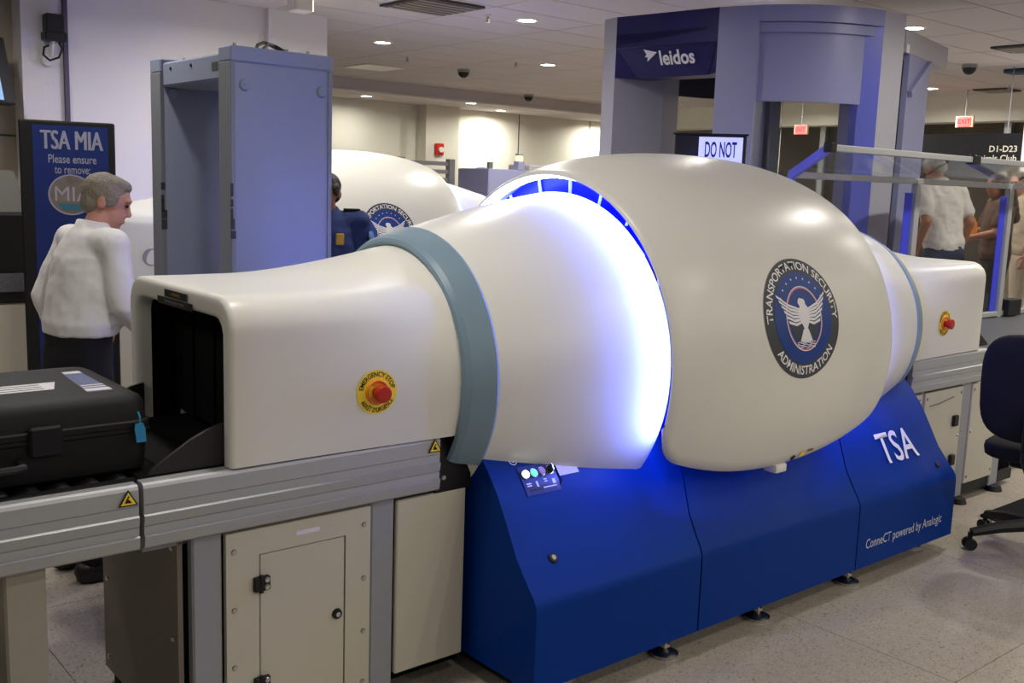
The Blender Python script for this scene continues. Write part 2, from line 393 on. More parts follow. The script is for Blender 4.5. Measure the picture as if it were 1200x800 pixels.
# smooth version: circle-like arc through the measured radii
def rs(x):
    d = abs(x - CX) / 0.70
    return 0.800 - 0.060 * d * d - 0.034 * d ** 4
def rev(x, r, a): return (x, CY - r * math.cos(a), CZ + r * math.sin(a))
def lathe_x(bm, prof, a0, a1, n, closed_prof=False, caps=True):
    V = [[bm.verts.new(rev(x, r, a0 + (a1 - a0) * k / n)) for (x, r) in prof] for k in range(n + 1)]
    q = len(prof)
    for A, B in zip(V, V[1:]):
        for i in range(q if closed_prof else q - 1): bm.faces.new((A[i], A[(i + 1) % q], B[(i + 1) % q], B[i]))
    if closed_prof and caps: bm.faces.new(V[0][::-1]); bm.faces.new(V[-1])
BASEP = [(2.275, .07), (2.275, .338), (2.279, .362), (2.292, .384), (2.318, .412), (2.38, .487), (2.438, .590), (2.486, .671), (2.54, .738), (2.59, .79)]
def slant(s):
    """arc length s up from the fold (z=.35) -> (y, z, ny, nz)"""
    P = BASEP[1:]
    for (y0, z0), (y1, z1) in zip(P, P[1:]):
        L = math.hypot(y1 - y0, z1 - z0)
        if s <= L or (y1, z1) == P[-1]:
            t = s / L; ty, tz = (y1 - y0) / L, (z1 - z0) / L
            return y0 + (y1 - y0) * t, z0 + (z1 - z0) * t, -tz, ty
        s -= L
def slantf(x0, s0):
    def f(u, v, off):
        y, z, ny, nz = slant(max(0, s0 + v)); return (x0 + u, y + ny * off, z + nz * off)
    return f
def s_of_z(z):
    P = BASEP[1:]; s = 0
    for (y0, z0), (y1, z1) in zip(P, P[1:]):
        L = math.hypot(y1 - y0, z1 - z0)
        if z <= z1: return s + L * (z - z0) / (z1 - z0)
        s += L
    return s
def mir(x): return 2 * CX - x

def draw_seal(parent, f, s=1.0, name='agency_seal'):
    """round emblem, built as stacked thin vinyl layers in (u, v), radius 0.228"""
    bm = bmesh.new(); disc(bm, 0.0, .228, 72, 10); root = decal(name, bm, charcoal, f, .0015, parent, label='round navy and charcoal agency seal with white eagle')
    P = root
    bm = bmesh.new(); disc(bm, .2245, .228, 72, 1); decal('outer_rim', bm, inkw, f, .002, P) if False else bm.free()
    bm = bmesh.new(); disc(bm, 0.0, .172, 64, 8); decal('navy_field', bm, navy, f, .0024, P)
    tb = text_bm('TRANSPORTATION SECURITY', .046, bold=.016, xs=1.0); 
    wd = max(v.co.x for v in tb.verts) - min(v.co.x for v in tb.verts)
    for v in tb.verts: v.co.x *= (.187 * 3.46) / wd
    arc_bend(tb, .1975, True); decal('lettering', tb, inkw, f, .0030, P)
    tb = text_bm('ADMINISTRATION', .046, bold=.016)
    wd = max(v.co.x for v in tb.verts) - min(v.co.x for v in tb.verts)
    for v in tb.verts: v.co.x *= (.187 * 1.98) / wd
    arc_bend(tb, .1985, False); decal('lettering', tb, inkw, f, .0030, P)
    # grey ground behind tail, water lines, red and white ring
    bm = bmesh.new(); polyuv(bm, [(-.085, -.022), (.085, -.022), (.072, -.066), (.045, -.088), (-.045, -.088), (-.072, -.066)]); decal('ground', bm, charcoal, f, .0029, P, .03)
    bm = bmesh.new(); disc(bm, .100, .1055, 60, 1, 0, -.004, 1, 1.12); decal('red_ring', bm, pink, f, .0034, P)
    bm = bmesh.new(); disc(bm, .1055, .1085, 60, 1, 0, -.004, 1, 1.12); decal('white_ring', bm, inkw, f, .0034, P)
    bm = bmesh.new()
    for k in range(9):
        a = math.radians(90 + (k - 4) * 15); r = .142
        pts = []
        for q in range(10):
            rr = .0062 if q % 2 == 0 else .0026; t = PI / 2 + q * PI / 5; pts.append((r * math.cos(a) + rr * math.cos(t), r * math.sin(a) * 1.05 + rr * math.sin(t)))
        polyuv(bm, pts)
    decal('stars', bm, inkw, f, .0034, P)
    bm = bmesh.new()
    for k in range(3):
        z0 = -.092 - k * .008; pts = [(-.055 + .11 * i / 12, z0 + .003 * math.sin(i * 1.3 + k)) for i in range(13)]
        polyuv(bm, pts + [(x, y - .0035) for x, y in pts[::-1]])
    decal('water_lines', bm, inkw, f, .0036, P, .03)
    # eagle: body, head turned left, two wings of feathers, fanned tail
    bm = bmesh.new()
    polyuv(bm, [(-.004, .070), (-.018, .073), (-.028, .064), (-.031, .055), (-.026, .058), (-.020, .056), (-.016, .050), (-.022, .040), (-.032, .030), (-.034, .010), (-.028, -.012), (-.014, -.034), (-.008, -.044),
                (.010, -.044), (.018, -.030), (.027, -.008), (.032, .012), (.031, .030), (.022, .040), (.014, .048), (.014, .060), (.007, .068)])
    for sgn in (-1, 1):
        for k in range(6):
            t = k / 5.0
            rx, ry = .026 - .002 * k, .034 - .046 * t
            tx, ty = .150 - .052 * t, .092 - .100 * t
            bxm, bym = (rx + tx) / 2, (ry + ty) / 2 - .010
            wv = .0105
            polyuv(bm, [(sgn * rx, ry), (sgn * bxm, bym), (sgn * tx, ty), (sgn * (tx - .004), ty - wv * 1.1), (sgn * (bxm - .004), bym - wv), (sgn * rx, ry - wv * .8)][::1 if sgn > 0 else -1])
    for k in range(7):
        a = math.radians(-90 + (k - 3) * 8); c, s_ = math.cos(a), math.sin(a); px, py = -s_, c
        o0 = (.004 * (k - 3), -.044)
        polyuv(bm, [(o0[0] - px * .003, o0[1] - py * .003), (o0[0] + px * .003, o0[1] + py * .003), (o0[0] + c * .048 + px * .005, o0[1] + s_ * .048 + py * .005), (o0[0] + c * .052, o0[1] + s_ * .052), (o0[0] + c * .048 - px * .005, o0[1] + s_ * .048 - py * .005)])
    decal('eagle', bm, inkw, f, .0042, P, .035)
    return root

def estop(parent, f, R0=.068):
    bm = bmesh.new(); disc(bm, 0, R0, 40, 2); e = decal('emergency_stop_plate', bm, yellow, f, .002, parent, label='yellow round emergency stop plate')
    tb = text_bm('EMERGENCY STOP', .0205, bold=.02); wd = max(v.co.x for v in tb.verts) * 2
    for v in tb.verts: v.co.x *= (R0 * .82 * 2.75) / wd
    arc_bend(tb, R0 * .80, True); decal('lettering', tb, ink, f, .0032, e)
    tb = text_bm("ARR\u00caT D'URGENCE", .0205, bold=.02); wd = max(v.co.x for v in tb.verts) * 2
    for v in tb.verts: v.co.x *= (R0 * .82 * 2.2) / wd
    arc_bend(tb, R0 * .82, False); decal('lettering', tb, ink, f, .0032, e)
    def pt(u, v, o): return f(u, v, o)
    n = 28
    bm = bmesh.new(); rings = [[pt(r * math.cos(2 * PI * k / n), r * math.sin(2 * PI * k / n), h) for k in range(n)] for r, h in ((.039, .0), (.039, .006), (.036, .009), (.033, .006), (.028, .002), (.026, .002))]
    loft(bm, rings); obj('collar', bm, orange, e)
    bm = bmesh.new(); rings = [[pt(r * math.cos(2 * PI * k / n), r * math.sin(2 * PI * k / n), h) for k in range(n)] for r, h in ((.016, .0), (.016, .022), (.024, .024), (.0265, .030), (.0265, .042), (.023, .046), (.012, .047))]
    loft(bm, rings); obj('push_button', bm, red, e)

def hood(side, root):
    """side=+1: inlet (low x); side=-1: mirrored outlet"""
    X = (lambda x: x) if side > 0 else mir
    x0, x1 = 1.18, 1.955; n = 64
    def rect_pt(a, w, top, bot, rad):
        # ray at angle a (0 = -y side, pi/2 = up) against a rounded rectangle, centre (CY, CZ)
        c, s = math.cos(a), math.sin(a); lo, hi = 0, 2
        def inside(t):
            y, z = abs(t * c), t * s; zt = z
            if y > w or zt > top: return False
            if y > w - rad and zt > top - rad: return math.hypot(y - (w - rad), zt - (top - rad)) <= rad
            return True
        for _ in range(40):
            mid = (lo + hi) / 2
            if inside(mid): lo = mid
            else: hi = mid
        return lo
    def section(s, inset=0.0):
        w = .388 - inset; top = .318 - inset * 1.15; rad = .085 - inset * .6
        rr = .437; zb = .87 - CZ; out = []
        a0 = -math.asin(.16 / .43)
        for k in range(n + 1):
            t = k / n; 
            a_c = a0 + (PI - 2 * a0) * t
            # rectangle start angle
            ar = math.atan2(zb, w); a_r = ar + (PI - 2 * ar) * t
            tr = rect_pt(a_r, w, top, zb, rad); ypr, zpr = -tr * math.cos(a_r), tr * math.sin(a_r)
            ypc, zpc = -rr * math.cos(a_c), rr * math.sin(a_c)
            y, z = ypr + (ypc - ypr) * s, zpr + (zpc - zpr) * s
            out.append((CY + y, CZ + z))
        return out
    def sm(t): return t * t * (3 - 2 * t)
    bm = bmesh.new(); rings = []
    inn = section(0, .058); mid = section(0, .020); outr = section(0)
    deep = section(0, .066)
    rings.append([(X(x0 + .33), y, z) for y, z in deep])
    rings.append([(X(x0 + .020), y, z) for y, z in inn]); rings.append([(X(x0 + .004), y, z) for y, z in section(0, .052)])
    rings.append([(X(x0), y, z) for y, z in section(0, .042)]); rings.append([(X(x0 + .001), y, z) for y, z in section(0, .012)])
    rings.append([(X(x0 + .006), y, z) for y, z in section(0, .003)]); rings.append([(X(x0 + .018), y, z) for y, z in outr])
    for k in range(1, 13):
        t = k / 12; rings.append([(X(x0 + .03 + (x1 - x0 - .03) * t), y, z) for y, z in section(.92 * (t ** 1.5))])
    loft(bm, rings, closed=False, caps=False)
    h = obj('inlet_hood' if side > 0 else 'outlet_hood', bm, white, root, 50, label='white rounded tunnel hood at the %s end' % ('near' if side > 0 else 'far'))
    # dark lining, curtain strips and the tray floor inside the mouth
    bm = bmesh.new(); loft(bm, [[(X(x0 + .05), y, z) for y, z in section(0, .061)], [(X(1.9), y, z) for y, z in section(0, .0625)]], closed=False, caps=False)
    obj('tunnel_lining', bm, vdark, h)
    for k in range(8):
        y0 = 2.672 + k * .0795
        bm = bmesh.new(); bx(bm, min(X(1.30 + .006 * (k % 2)), X(1.304 + .006 * (k % 2))), max(X(1.30 + .006 * (k % 2)), X(1.304 + .006 * (k % 2))), y0, y0 + .077, .90, 1.262); obj('curtain_strip', bm, blackr, h)
    bm = bmesh.new(); bx(bm, min(X(1.36), X(1.364)), max(X(1.36), X(1.364)), 2.668, 3.312, .885, 1.268); obj('light_block_sheet', bm, vdark, h)  # dark sheet added behind the strips to block light from inside the tunnel
    # two printed warning strips above the mouth (inlet)
    if side > 0:
        f = planef((x0, 2.985, 1.306), (0, -1, 0), (0, 0, 1))
        bm = rectuv(.175, .023, .01, .012); a = decal('warning_strip', bm, ink, f, .0022, h, label='black printed warning strip')
        tb = text_bm('WARNING', .013, bold=.01); [setattr(v, 'co', v.co + Vector((.01, .012, 0))) for v in tb.verts]; decal('lettering', tb, gold, f, .003, a)
        bm = rectuv(.27, .023, .0, -.013); a = decal('warning_strip', bm, ink, f, .0022, h, label='black printed warning strip')
        tb = text_bm('KEEP HANDS CLEAR OF TUNNEL', .010, bold=.01); [setattr(v, 'co', v.co + Vector((0, -.013, 0))) for v in tb.verts]; decal('lettering', tb, mat('label_grey', rgb(150, 150, 150), .6), f, .003, a)
    # wing guards at the mouth
    for yy in (2.664, 3.316):
        pl = [(X(x0 + .02), .872), (X(x0 - .21), .872), (X(x0 - .20), .886), (X(x0 - .09), .955), (X(x0 - .02), .985), (X(x0 + .02), .992)]
        bm = bmesh.new(); prism(bm, pl, yy - .006, yy + .006, 'y'); obj('wing_guard', bm, mat('guard_black', rgb(34, 33, 33), .6, noise=.1), h)
    yy = 2.5985
    def ff(u, v, off):
        x = 1.64 + u; t = (x - x0 - .03) / (x1 - x0 - .03); sec = section(.92 * t ** 1.5); z = 1.045 + v
        # interpolate y on near side
        pts = sec[:n // 2]
        y = pts[0][0]
        for (ya, za), (yb, zb) in zip(pts, pts[1:]):
            if za <= z <= zb: y = ya + (yb - ya) * (z - za) / max(1e-6, zb - za); break
        return (X(x), y - off, z)
    fe = ff if side > 0 else (lambda u, v, o: ff(-u, v, o))
    estop(root, fe)
    return h

def make_scanner(label):
    root = thing('baggage_scanner', label, 'scanner', (CX, CY, 0), 'white and blue computed tomography baggage scanners')
    # blue base: three panels with recessed seams, dark core
    full = BASEP + [(2.66, .80), (3.32, .80)] + [(2 * CY - y, z) for y, z in BASEP[::-1]]
    core = [(y + (.012 if y < CY else -.012), z + (.012 if z < .1 else -.014)) for y, z in full]
    bm = bmesh.new(); prism(bm, core, 2.07, 4.72); obj('base_core', bm, vdark, root, 30)
    for a, b in ((2.05, 2.849), (2.857, 3.898), (3.906, 4.743)):
        bm = bmesh.new()
        # seam leans: upper part of the seam shifts right as in the moulded panels
        A = []; B = []
        for (y, z) in full:
            sh = max(0, (z - .35)) * .28 if y < CY else max(0, (z - .35)) * .28
            A.append((a + (sh if a > 2.1 else 0), y, z)); B.append((b + (sh if b < 4.7 else 0), y, z))
        loft(bm, [A, B]); obj('base_panel', bm, bluem, root, 28)
    for x, y in ((2.30, 2.42), (2.72, 2.315), (3.27, 2.315), (3.91, 2.315), (4.6, 2.40), (2.30, 3.56), (3.36, 3.6), (4.6, 3.56)):
        bm = bmesh.new(); cyl(bm, (x, y, 0), (x, y, .012), .052, .052, 20); cyl(bm, (x, y, .012), (x, y, .026), .05, .022, 20); fo = obj('levelling_foot', bm, steel, root)
        bm = bmesh.new(); cyl(bm, (x, y, .02), (x, y, .1), .011, n=10); cyl(bm, (x, y, .035), (x, y, .047), .02, n=6); obj('threaded_stem', bm, steel, fo)
    # gantry bodies
    for sd in (1, -1):
        X = (lambda x: x) if sd > 0 else mir
        prof = [(1.98, .40), (2.045, .484), (2.06, .488), (2.2, .524), (2.35, .561), (2.5, .592), (2.62, .614), (2.70, .627), (2.722, .626), (2.73, .618), (2.735, .60)]
        bm = bmesh.new(); lathe_x(bm, [(X(x), r) for x, r in prof], -.95, PI + .95, 120); obj('gantry_body', bm, white, root, 60)
        # grey band
        band = [(1.95, .425), (1.940, .440), (1.945, .452), (1.962, .464), (2.045, .490), (2.056, .486), (2.06, .47), (2.06, .44)]
        bm = bmesh.new(); lathe_x(bm, [(X(x), r) for x, r in band], -.60, PI + .60, 96, True); obj('grey_band', bm, ringm, root, 16)
        # recess wall, ribs and light strip
        bm = bmesh.new(); lathe_x(bm, [(X(2.79), .58), (X(2.79), .712)], -.44, PI + .44, 96); obj('recess_wall', bm, blued, root, 180)
        for k in range(15):
            a = math.radians(-20 + k * (220 / 14)); bm = bmesh.new()
            c, s = math.cos(a), math.sin(a); t = .0018
            vs = []
            for q, rr in ((2.79, .60), (2.79, .711), (2.778, .704), (2.776, .66), (2.778, .60)):
                for sg in (-1, 1):
                    p = Vector(rev(X(q), rr, a)); tn = Vector((0, s, c)) * t * sg; vs.append(p + tn)
            A = [bm.verts.new(v) for v in vs[0::2]]; B = [bm.verts.new(v) for v in vs[1::2]]
            for i in range(5): bm.faces.new((A[i], A[(i + 1) % 5], B[(i + 1) % 5], B[i]))
            bm.faces.new(A); bm.faces.new(B[::-1]); obj('recess_rib', bm, white, root)
        bm = bmesh.new(); lathe_x(bm, [(X(2.688), .700), (X(2.690), .693), (X(2.704), .680), (X(2.712), .688)], math.radians(-21), PI + math.radians(21), 96); obj('light_strip', bm, ledm, root, 180)
    # outer shell
    bm = bmesh.new(); NX, NA = 56, 110; xa, xb = 2.655, 4.065
    def edge_ang(x):
        u = (x - 2.66) / (4.02 - 2.66)
        base = math.radians(-24.5 - 6.6 * math.sin(PI * min(1, max(0, u)) ** 0.85))
        c = .09; d = min(x - xa, xb - x)
        if d < c: base += math.radians(9.0) * (1 - math.sqrt(max(0, 1 - ((c - d) / c) ** 2)))
        return base
    def grid(dr, flip):
        V = []
        for i in range(NX + 1):
            t = i / NX; x = CX + (t - .5) * (xb - xa) if True else 0
            x = xa + (xb - xa) * (.5 - .5 * math.cos(PI * t)) * .35 + (xb - xa) * t * .65
            e = edge_ang(x); row = []
            d = min(x - xa, xb - x); lip = .016
            rr = rs(x) + dr
            if dr == 0 and d < lip: rr -= lip * .6 * (1 - math.sqrt(max(0, 1 - ((lip - d) / lip) ** 2)))
            for k in range(NA + 1):
                a = e + (PI - 2 * e) * k / NA
                q = rr
                ed = min(k, NA - k)
                if dr == 0 and ed == 0: q -= .012
                row.append(bm.verts.new(rev(x, q, a)))
            V.append(row)
        for A, B in zip(V, V[1:]):
            for k in range(NA): bm.faces.new((A[k], A[k + 1], B[k + 1], B[k]))
        return V
    O = grid(0, False); I = grid(-.014, True)
    for k in range(NA):
        bm.faces.new((O[0][k], O[0][k + 1], I[0][k + 1], I[0][k])); bm.faces.new((O[-1][k], O[-1][k + 1], I[-1][k + 1], I[-1][k]))
    for i in range(NX):
        bm.faces.new((O[i][0], O[i + 1][0], I[i + 1][0], I[i][0])); bm.faces.new((O[i][NA], O[i + 1][NA], I[i + 1][NA], I[i][NA]))
    shell = obj('gantry_shell', bm, white, root, 60, label='large white egg shaped cowl')
    # apron under the shell edge
    for sg in (1, -1):
        yy = [(CY - sg * (CY - y)) for y in (2.40, 2.52)]
        bm = bmesh.new(); bx(bm, 2.95, 3.78, min(yy), max(yy), .70, .74); obj('shell_bracket', bm, vdark, root)
    def shf(u, v, off):
        x = 3.285 + u; r = rs(x) + off; a = math.asin((1.222 - CZ) / .79) + v / .79; return rev(x, r, a)
    draw_seal(shell, shf)
    # latch block and little labels on the shell's lower edge
    e = edge_ang(3.33)
    bm = bmesh.new()
    p = Vector(rev(3.33, rs(3.33), e)); bx(bm, 3.295, 3.365, p.y - .012, p.y + .05, p.z - .022, p.z + .012, bevel=.006, seg=2); la = obj('shell_latch', bm, white, root)
    def shl(u, v, off):
        x = 3.44 + u; return rev(x, rs(x) + off, edge_ang(3.44) + .055 + v / .8)
    decal('shell_label', rectuv(.030, .028, 0), yellow, shl, .003, shell, .02); decal('shell_label', rectuv(.04, .012, .050, .010), mat('label_brown', rgb(150, 96, 70), .6), shl, .003, shell, .02)
    bm = bmesh.new(); disc(bm, 0, .014, 20, 1, -.055, -.012); decal('shell_label', bm, ink, shl, .003, shell)
    hood(1, root); hood(-1, root)
    # lettering on the base
    f = slantf(4.385, s_of_z(.525))
    tb = text_bm('TSA', .205, bold=.012, xs=.86); decal('lettering', tb, inkw, f, .005, root, .02, label='white TSA lettering')
    fl = planef((4.30, 2.275, .172), (1, 0, 0), (0, 0, 1))
    tb = text_bm('ConneCT powered by Analogic', .062, bold=.004, xs=.86); wd = max(v.co.x for v in tb.verts) * 2
    for v in tb.verts: v.co.x *= .66 / wd
    decal('lettering', tb, mat('decal_grey', rgb(190, 196, 214), .5), fl, .002, root)
    # control panel
    f = slantf(2.245, s_of_z(.695))
    bm = rectuv(.155, .105); cp = decal('control_panel', bm, mat('panel_blue', rgb(10, 40, 120), .3), f, .003, root, .03)
    for k, (mm) in enumerate((ledw, ledg, mat('button_pink', rgb(170, 140, 200), .4), ink)):
        c = (-.055 + .036 * k, .022); n = 16
        for nm, r0, h0, h1, m2 in (('button_bezel', .0165, .002, .008, steel), ('button_cap', .013, .008, .012, mm)):
            bm = bmesh.new(); loft(bm, [[f(c[0] + r0 * math.cos(2 * PI * i / n), c[1] + r0 * math.sin(2 * PI * i / n), h) for i in range(n)] for h in (h0, h1)]); obj(nm, bm, m2, cp)
    bm = bmesh.new(); q = (.053, .024); loft(bm, [[f(q[0] + a, q[1] + b, h) for a, b in ((-.003, -.012), (.003, -.012), (.003, .012), (-.003, .012))] for h in (.01, .03)]); obj('key', bm, steel, cp)
    for cx_, cy_, ww, hh in ((-.055, -.012, .02, .004), (-.055, -.02, .02, .004), (-.02, -.018, .008, .02), (.02, -.006, .014, .004), (.02, -.014, .014, .004), (.055, -.018, .014, .018), (-.03, -.036, .06, .008), (.03, -.034, .06, .004)):
        decal('panel_legend', rectuv(ww, hh, cx_, cy_), ink if ww > .05 and hh > .006 else inkw, f, .004, cp)
    f2 = slantf(2.38, s_of_z(.712))
    decal('paper_notice', rectuv(.092, .055), paper, f2, .003, root, .02, label='small white paper notice')
    bm = bmesh.new(); polyuv(bm, [(-.052, .06), (-.048, .06), (-.044, -.045), (-.06, -.06), (-.062, -.057), (-.049, -.044)]); decal('panel_seam', bm, vdark, f2, .003, root, .02)
    f3 = slantf(2.165, s_of_z(.755))
    bm = bmesh.new(); disc(bm, .013, .016, 24, 1); decal('round_mark', bm, inkw, f3, .003, root)
    tb = text_bm('G', .018, bold=.03); decal('round_mark', tb, inkw, f3, .003, root)
    f4 = slantf(2.192, s_of_z(.468)); n = 18
    bm = bmesh.new(); loft(bm, [[f4(r * math.cos(2 * PI * i / n), r * math.sin(2 * PI * i / n), h) for i in range(n)] for r, h in ((.018, .0), (.018, .005), (.015, .007))]); lk = obj('key_lock', bm, black, root)
    bm = bmesh.new(); loft(bm, [[f4(r * math.cos(2 * PI * i / n), r * math.sin(2 * PI * i / n), h) for i in range(n)] for r, h in ((.009, .005), (.009, .0085))]); obj('cylinder_face', bm, steel, lk)
    f5 = slantf(4.64, s_of_z(.42)); bm = bmesh.new(); loft(bm, [[f5(r * math.cos(2 * PI * i / n), r * math.sin(2 * PI * i / n), h) for i in range(n)] for r, h in ((.014, .0), (.014, .005), (.012, .007))]); obj('key_lock', bm, black, root)
    return root
scanner = make_scanner('nearest white egg-shaped baggage scanner on a royal blue base, glowing blue ring')

# ------------------------------------------------------------------ scanner conveyors (beds with sheet metal cabinets)
def rail_profile(y, z0, z1, out=-1):
    h = z1 - z0; P = [(.05, 1.0), (.012, 1.0), (.004, .975), (0, .93), (0, .69), (.003, .686), (.003, .678), (0, .674), (.001, .535), (-.006, .512), (-.001, .365), (.003, .360), (.003, .350), (0, .346), (.001, .225), (-.006, .202), (-.001, .03), (.004, 0), (.05, 0)]
    return [(y - out * a, z0 + h * b) for a, b in P]
def tri_label(parent, x, z, y=2.6):
    f = planef((x, y, z), (1, 0, 0), (0, 0, 1))
    bm = bmesh.new(); polyuv(bm, [(-.026, -.021), (.026, -.021), (0, .024)]); a = decal('warning_triangle', bm, ink, f, .0045, parent, label='yellow and black warning triangle')
    bm = bmesh.new(); polyuv(bm, [(-.020, -.0175), (.020, -.0175), (0, .017)]); decal('yellow_face', bm, yellow, f, .0055, a)
    bm = bmesh.new(); polyuv(bm, [(-.010, -.012), (.009, -.013), (.006, -.008), (-.001, -.001), (.004, .004), (0, .007), (-.006, -.003)]); decal('hand_mark', bm, ink, f, .0062, a)
def screw(parent, x, y, z, nrm=(0, -1, 0)):
    bm = bmesh.new(); p = Vector((x, y, z)); d = Vector(nrm); cyl(bm, p, p + d * .004, .0095, .007, 10); obj('screw', bm, steel, parent)
def belt(parent, x0, x1, z=.872):
    bm = bmesh.new(); bx(bm, x0, x1, 2.655, 3.325, z - .02, z, bevel=.006); obj('belt', bm, blackr, parent)

def inlet_cabinet(label):
    t = thing('conveyor_cabinet', label, 'conveyor', (1.5, CY, 0), 'conveyor cabinets under the scanner hoods')
    for sg in (1, -1):
        P = rail_profile(2.6, .69, .868)
        if sg < 0: P = [(2 * CY - y, z) for y, z in P]
        bm = bmesh.new(); prism(bm, P, .935, 1.895); r = obj('side_rail', bm, alu, t, 25)
        if sg > 0: tri_label(r, 1.872, .842)
    belt(t, .94, 1.9)
    bm = bmesh.new(); bx(bm, .95, 2.04, 2.66, 3.32, .66, .85); obj('bed_frame', bm, alud, t)
    # black link plate between rail and scanner base
    bm = bmesh.new(); bx(bm, 1.897, 2.042, 2.625, 3.355, .665, .86); l = obj('link_plate', bm, black, t)
    for z in (.72, .77): screw(l, 1.93 + (z - .72), 2.625, z)
    # end panel facing the entry, posts, doors
    bm = bmesh.new(); bx(bm, 1.045, 1.06, 2.66, 3.29, .055, .685); e = obj('end_panel', bm, cabd, t, label='taupe end panel')
    for y in (2.70, 3.25):
        for z in (.1, .37, .64): screw(e, 1.045, y, z, (-1, 0, 0))
    def post(x0, x1):
        bm = bmesh.new(); bx(bm, x0, x1, 2.628, 2.70, .0, .69, bevel=.006); obj('post', bm, alud, t)
    post(1.075, 1.163); post(1.655, 1.742)
    bm = bmesh.new(); bx(bm, 1.062, 2.03, 2.66, 3.3, .05, .69); obj('carcass', bm, vdark, t)
    bm = bmesh.new(); bx(bm, 1.171, 1.272, 2.62, 2.64, .06, .676); bx(bm, 1.560, 1.648, 2.62, 2.64, .06, .676); bx(bm, 1.272, 1.56, 2.62, 2.64, .598, .676); bx(bm, 1.272, 1.56, 2.62, 2.64, .06, .11)
    dfm = obj('door_frame', bm, cabm, t)
    for x in (1.195, 1.625):
        for z in (.1, .27, .445, .62): screw(dfm, x, 2.62, z)
    f = planef((1.43, 2.62, .638), (1, 0, 0), (0, 0, 1)); decal('asset_label', rectuv(.078, .014), paper, f, .0015, dfm)
    bm = bmesh.new(); bx(bm, 1.276, 1.556, 2.621, 2.638, .113, .594, bevel=.002); d = obj('door', bm, cabm, t)
    for z in (.20, .51):
        bm = bmesh.new(); bx(bm, 1.252, 1.272, 2.606, 2.622, z - .022, z + .022, bevel=.003); bx(bm, 1.276, 1.302, 2.606, 2.622, z - .022, z + .022, bevel=.003); cyl(bm, (1.274, 2.61, z - .026), (1.274, 2.61, z + .026), .007, n=10); h = obj('hinge', bm, black, d)
        for zz in (-.011, .011): screw(h, 1.29, 2.606, z + zz)
    bm = bmesh.new(); cyl(bm, (1.530, 2.622, .352), (1.530, 2.612, .352), .017, .015, 18); lk = obj('door_lock', bm, black, d)
    bm = bmesh.new(); cyl(bm, (1.530, 2.613, .352), (1.530, 2.609, .352), .008, n=12); obj('lock_core', bm, steel, lk)
    bm = bmesh.new(); bx(bm, 1.748, 2.022, 2.622, 2.64, .085, .672, bevel=.004); obj('side_panel', bm, cabm, t)
    for x in (1.10, 1.70):
        for y in (2.68, 3.25):
            bm = bmesh.new(); cyl(bm, (x, y, 0), (x, y, .02), .04, n=14); obj('foot', bm, black, t)
    return t
inlet = inlet_cabinet('cream conveyor cabinet with hinged door beneath the near scanner\'s entry hood')

def outlet_cabinet(label):
    t = thing('conveyor_cabinet', label, 'conveyor', (5.4, CY, 0), 'conveyor cabinets under the scanner hoods')
    for sg in (1, -1):
        P = rail_profile(2.6, .69, .868)
        if sg < 0: P = [(2 * CY - y, z) for y, z in P]
        bm = bmesh.new(); prism(bm, P, 4.84, 5.64); obj('side_rail', bm, alu, t, 25)
    belt(t, 4.83, 5.64)
    bm = bmesh.new(); bx(bm, 4.82, 5.63, 2.66, 3.32, .66, .85); obj('bed_frame', bm, alud, t)
    bm = bmesh.new(); bx(bm, 4.76, 4.838, 2.625, 3.355, .665, .86); obj('link_plate', bm, black, t)
    bm = bmesh.new(); bx(bm, 4.78, 6.2, 2.66, 3.3, .07, .69); obj('carcass', bm, vdark, t)
    for a, b in ((4.79, 5.0), (5.035, 5.44), (5.55, 5.88)):
        bm = bmesh.new(); bx(bm, a, b, 2.62, 2.645, .10, .672, bevel=.004); d = obj('door', bm, cabm, t)
        for x in (a + .02, b - .02):
            for z in (.14, .40, .64): screw(d, x, 2.62, z)
        if a > 5.02 and a < 5.5:
            for z in (.27, .49):
                bm = bmesh.new(); bx(bm, b - .10, b - .055, 2.600, 2.62, z - .03, z + .03, bevel=.004); obj('latch', bm, black, d)
            bm = bmesh.new(); tube(bm, [(a + .05, 2.617, .60), (a + .15, 2.617, .605), (a + .3, 2.617, .625)], .003, 6); obj('scuff', bm, cabd, d)
    for a, b in ((5.002, 5.033), (5.442, 5.548), (5.882, 5.98)):
        bm = bmesh.new(); bx(bm, a, b, 2.628, 2.7, .03, .69, bevel=.005); obj('post', bm, alud, t)
    bm = bmesh.new(); bx(bm, 4.8, 6.19, 2.64, 3.3, .03, .09); obj('plinth', bm, black, t)
    for x in (5.05, 5.5, 5.93):
        for y in (2.62, 3.25):
            bm = bmesh.new(); cyl(bm, (x, y, 0), (x, y, .03), .05, .04, n=14); obj('foot', bm, black, t)
    return t
outlet = outlet_cabinet('cream conveyor cabinet with black latches beneath the exit hood, behind the office chair')

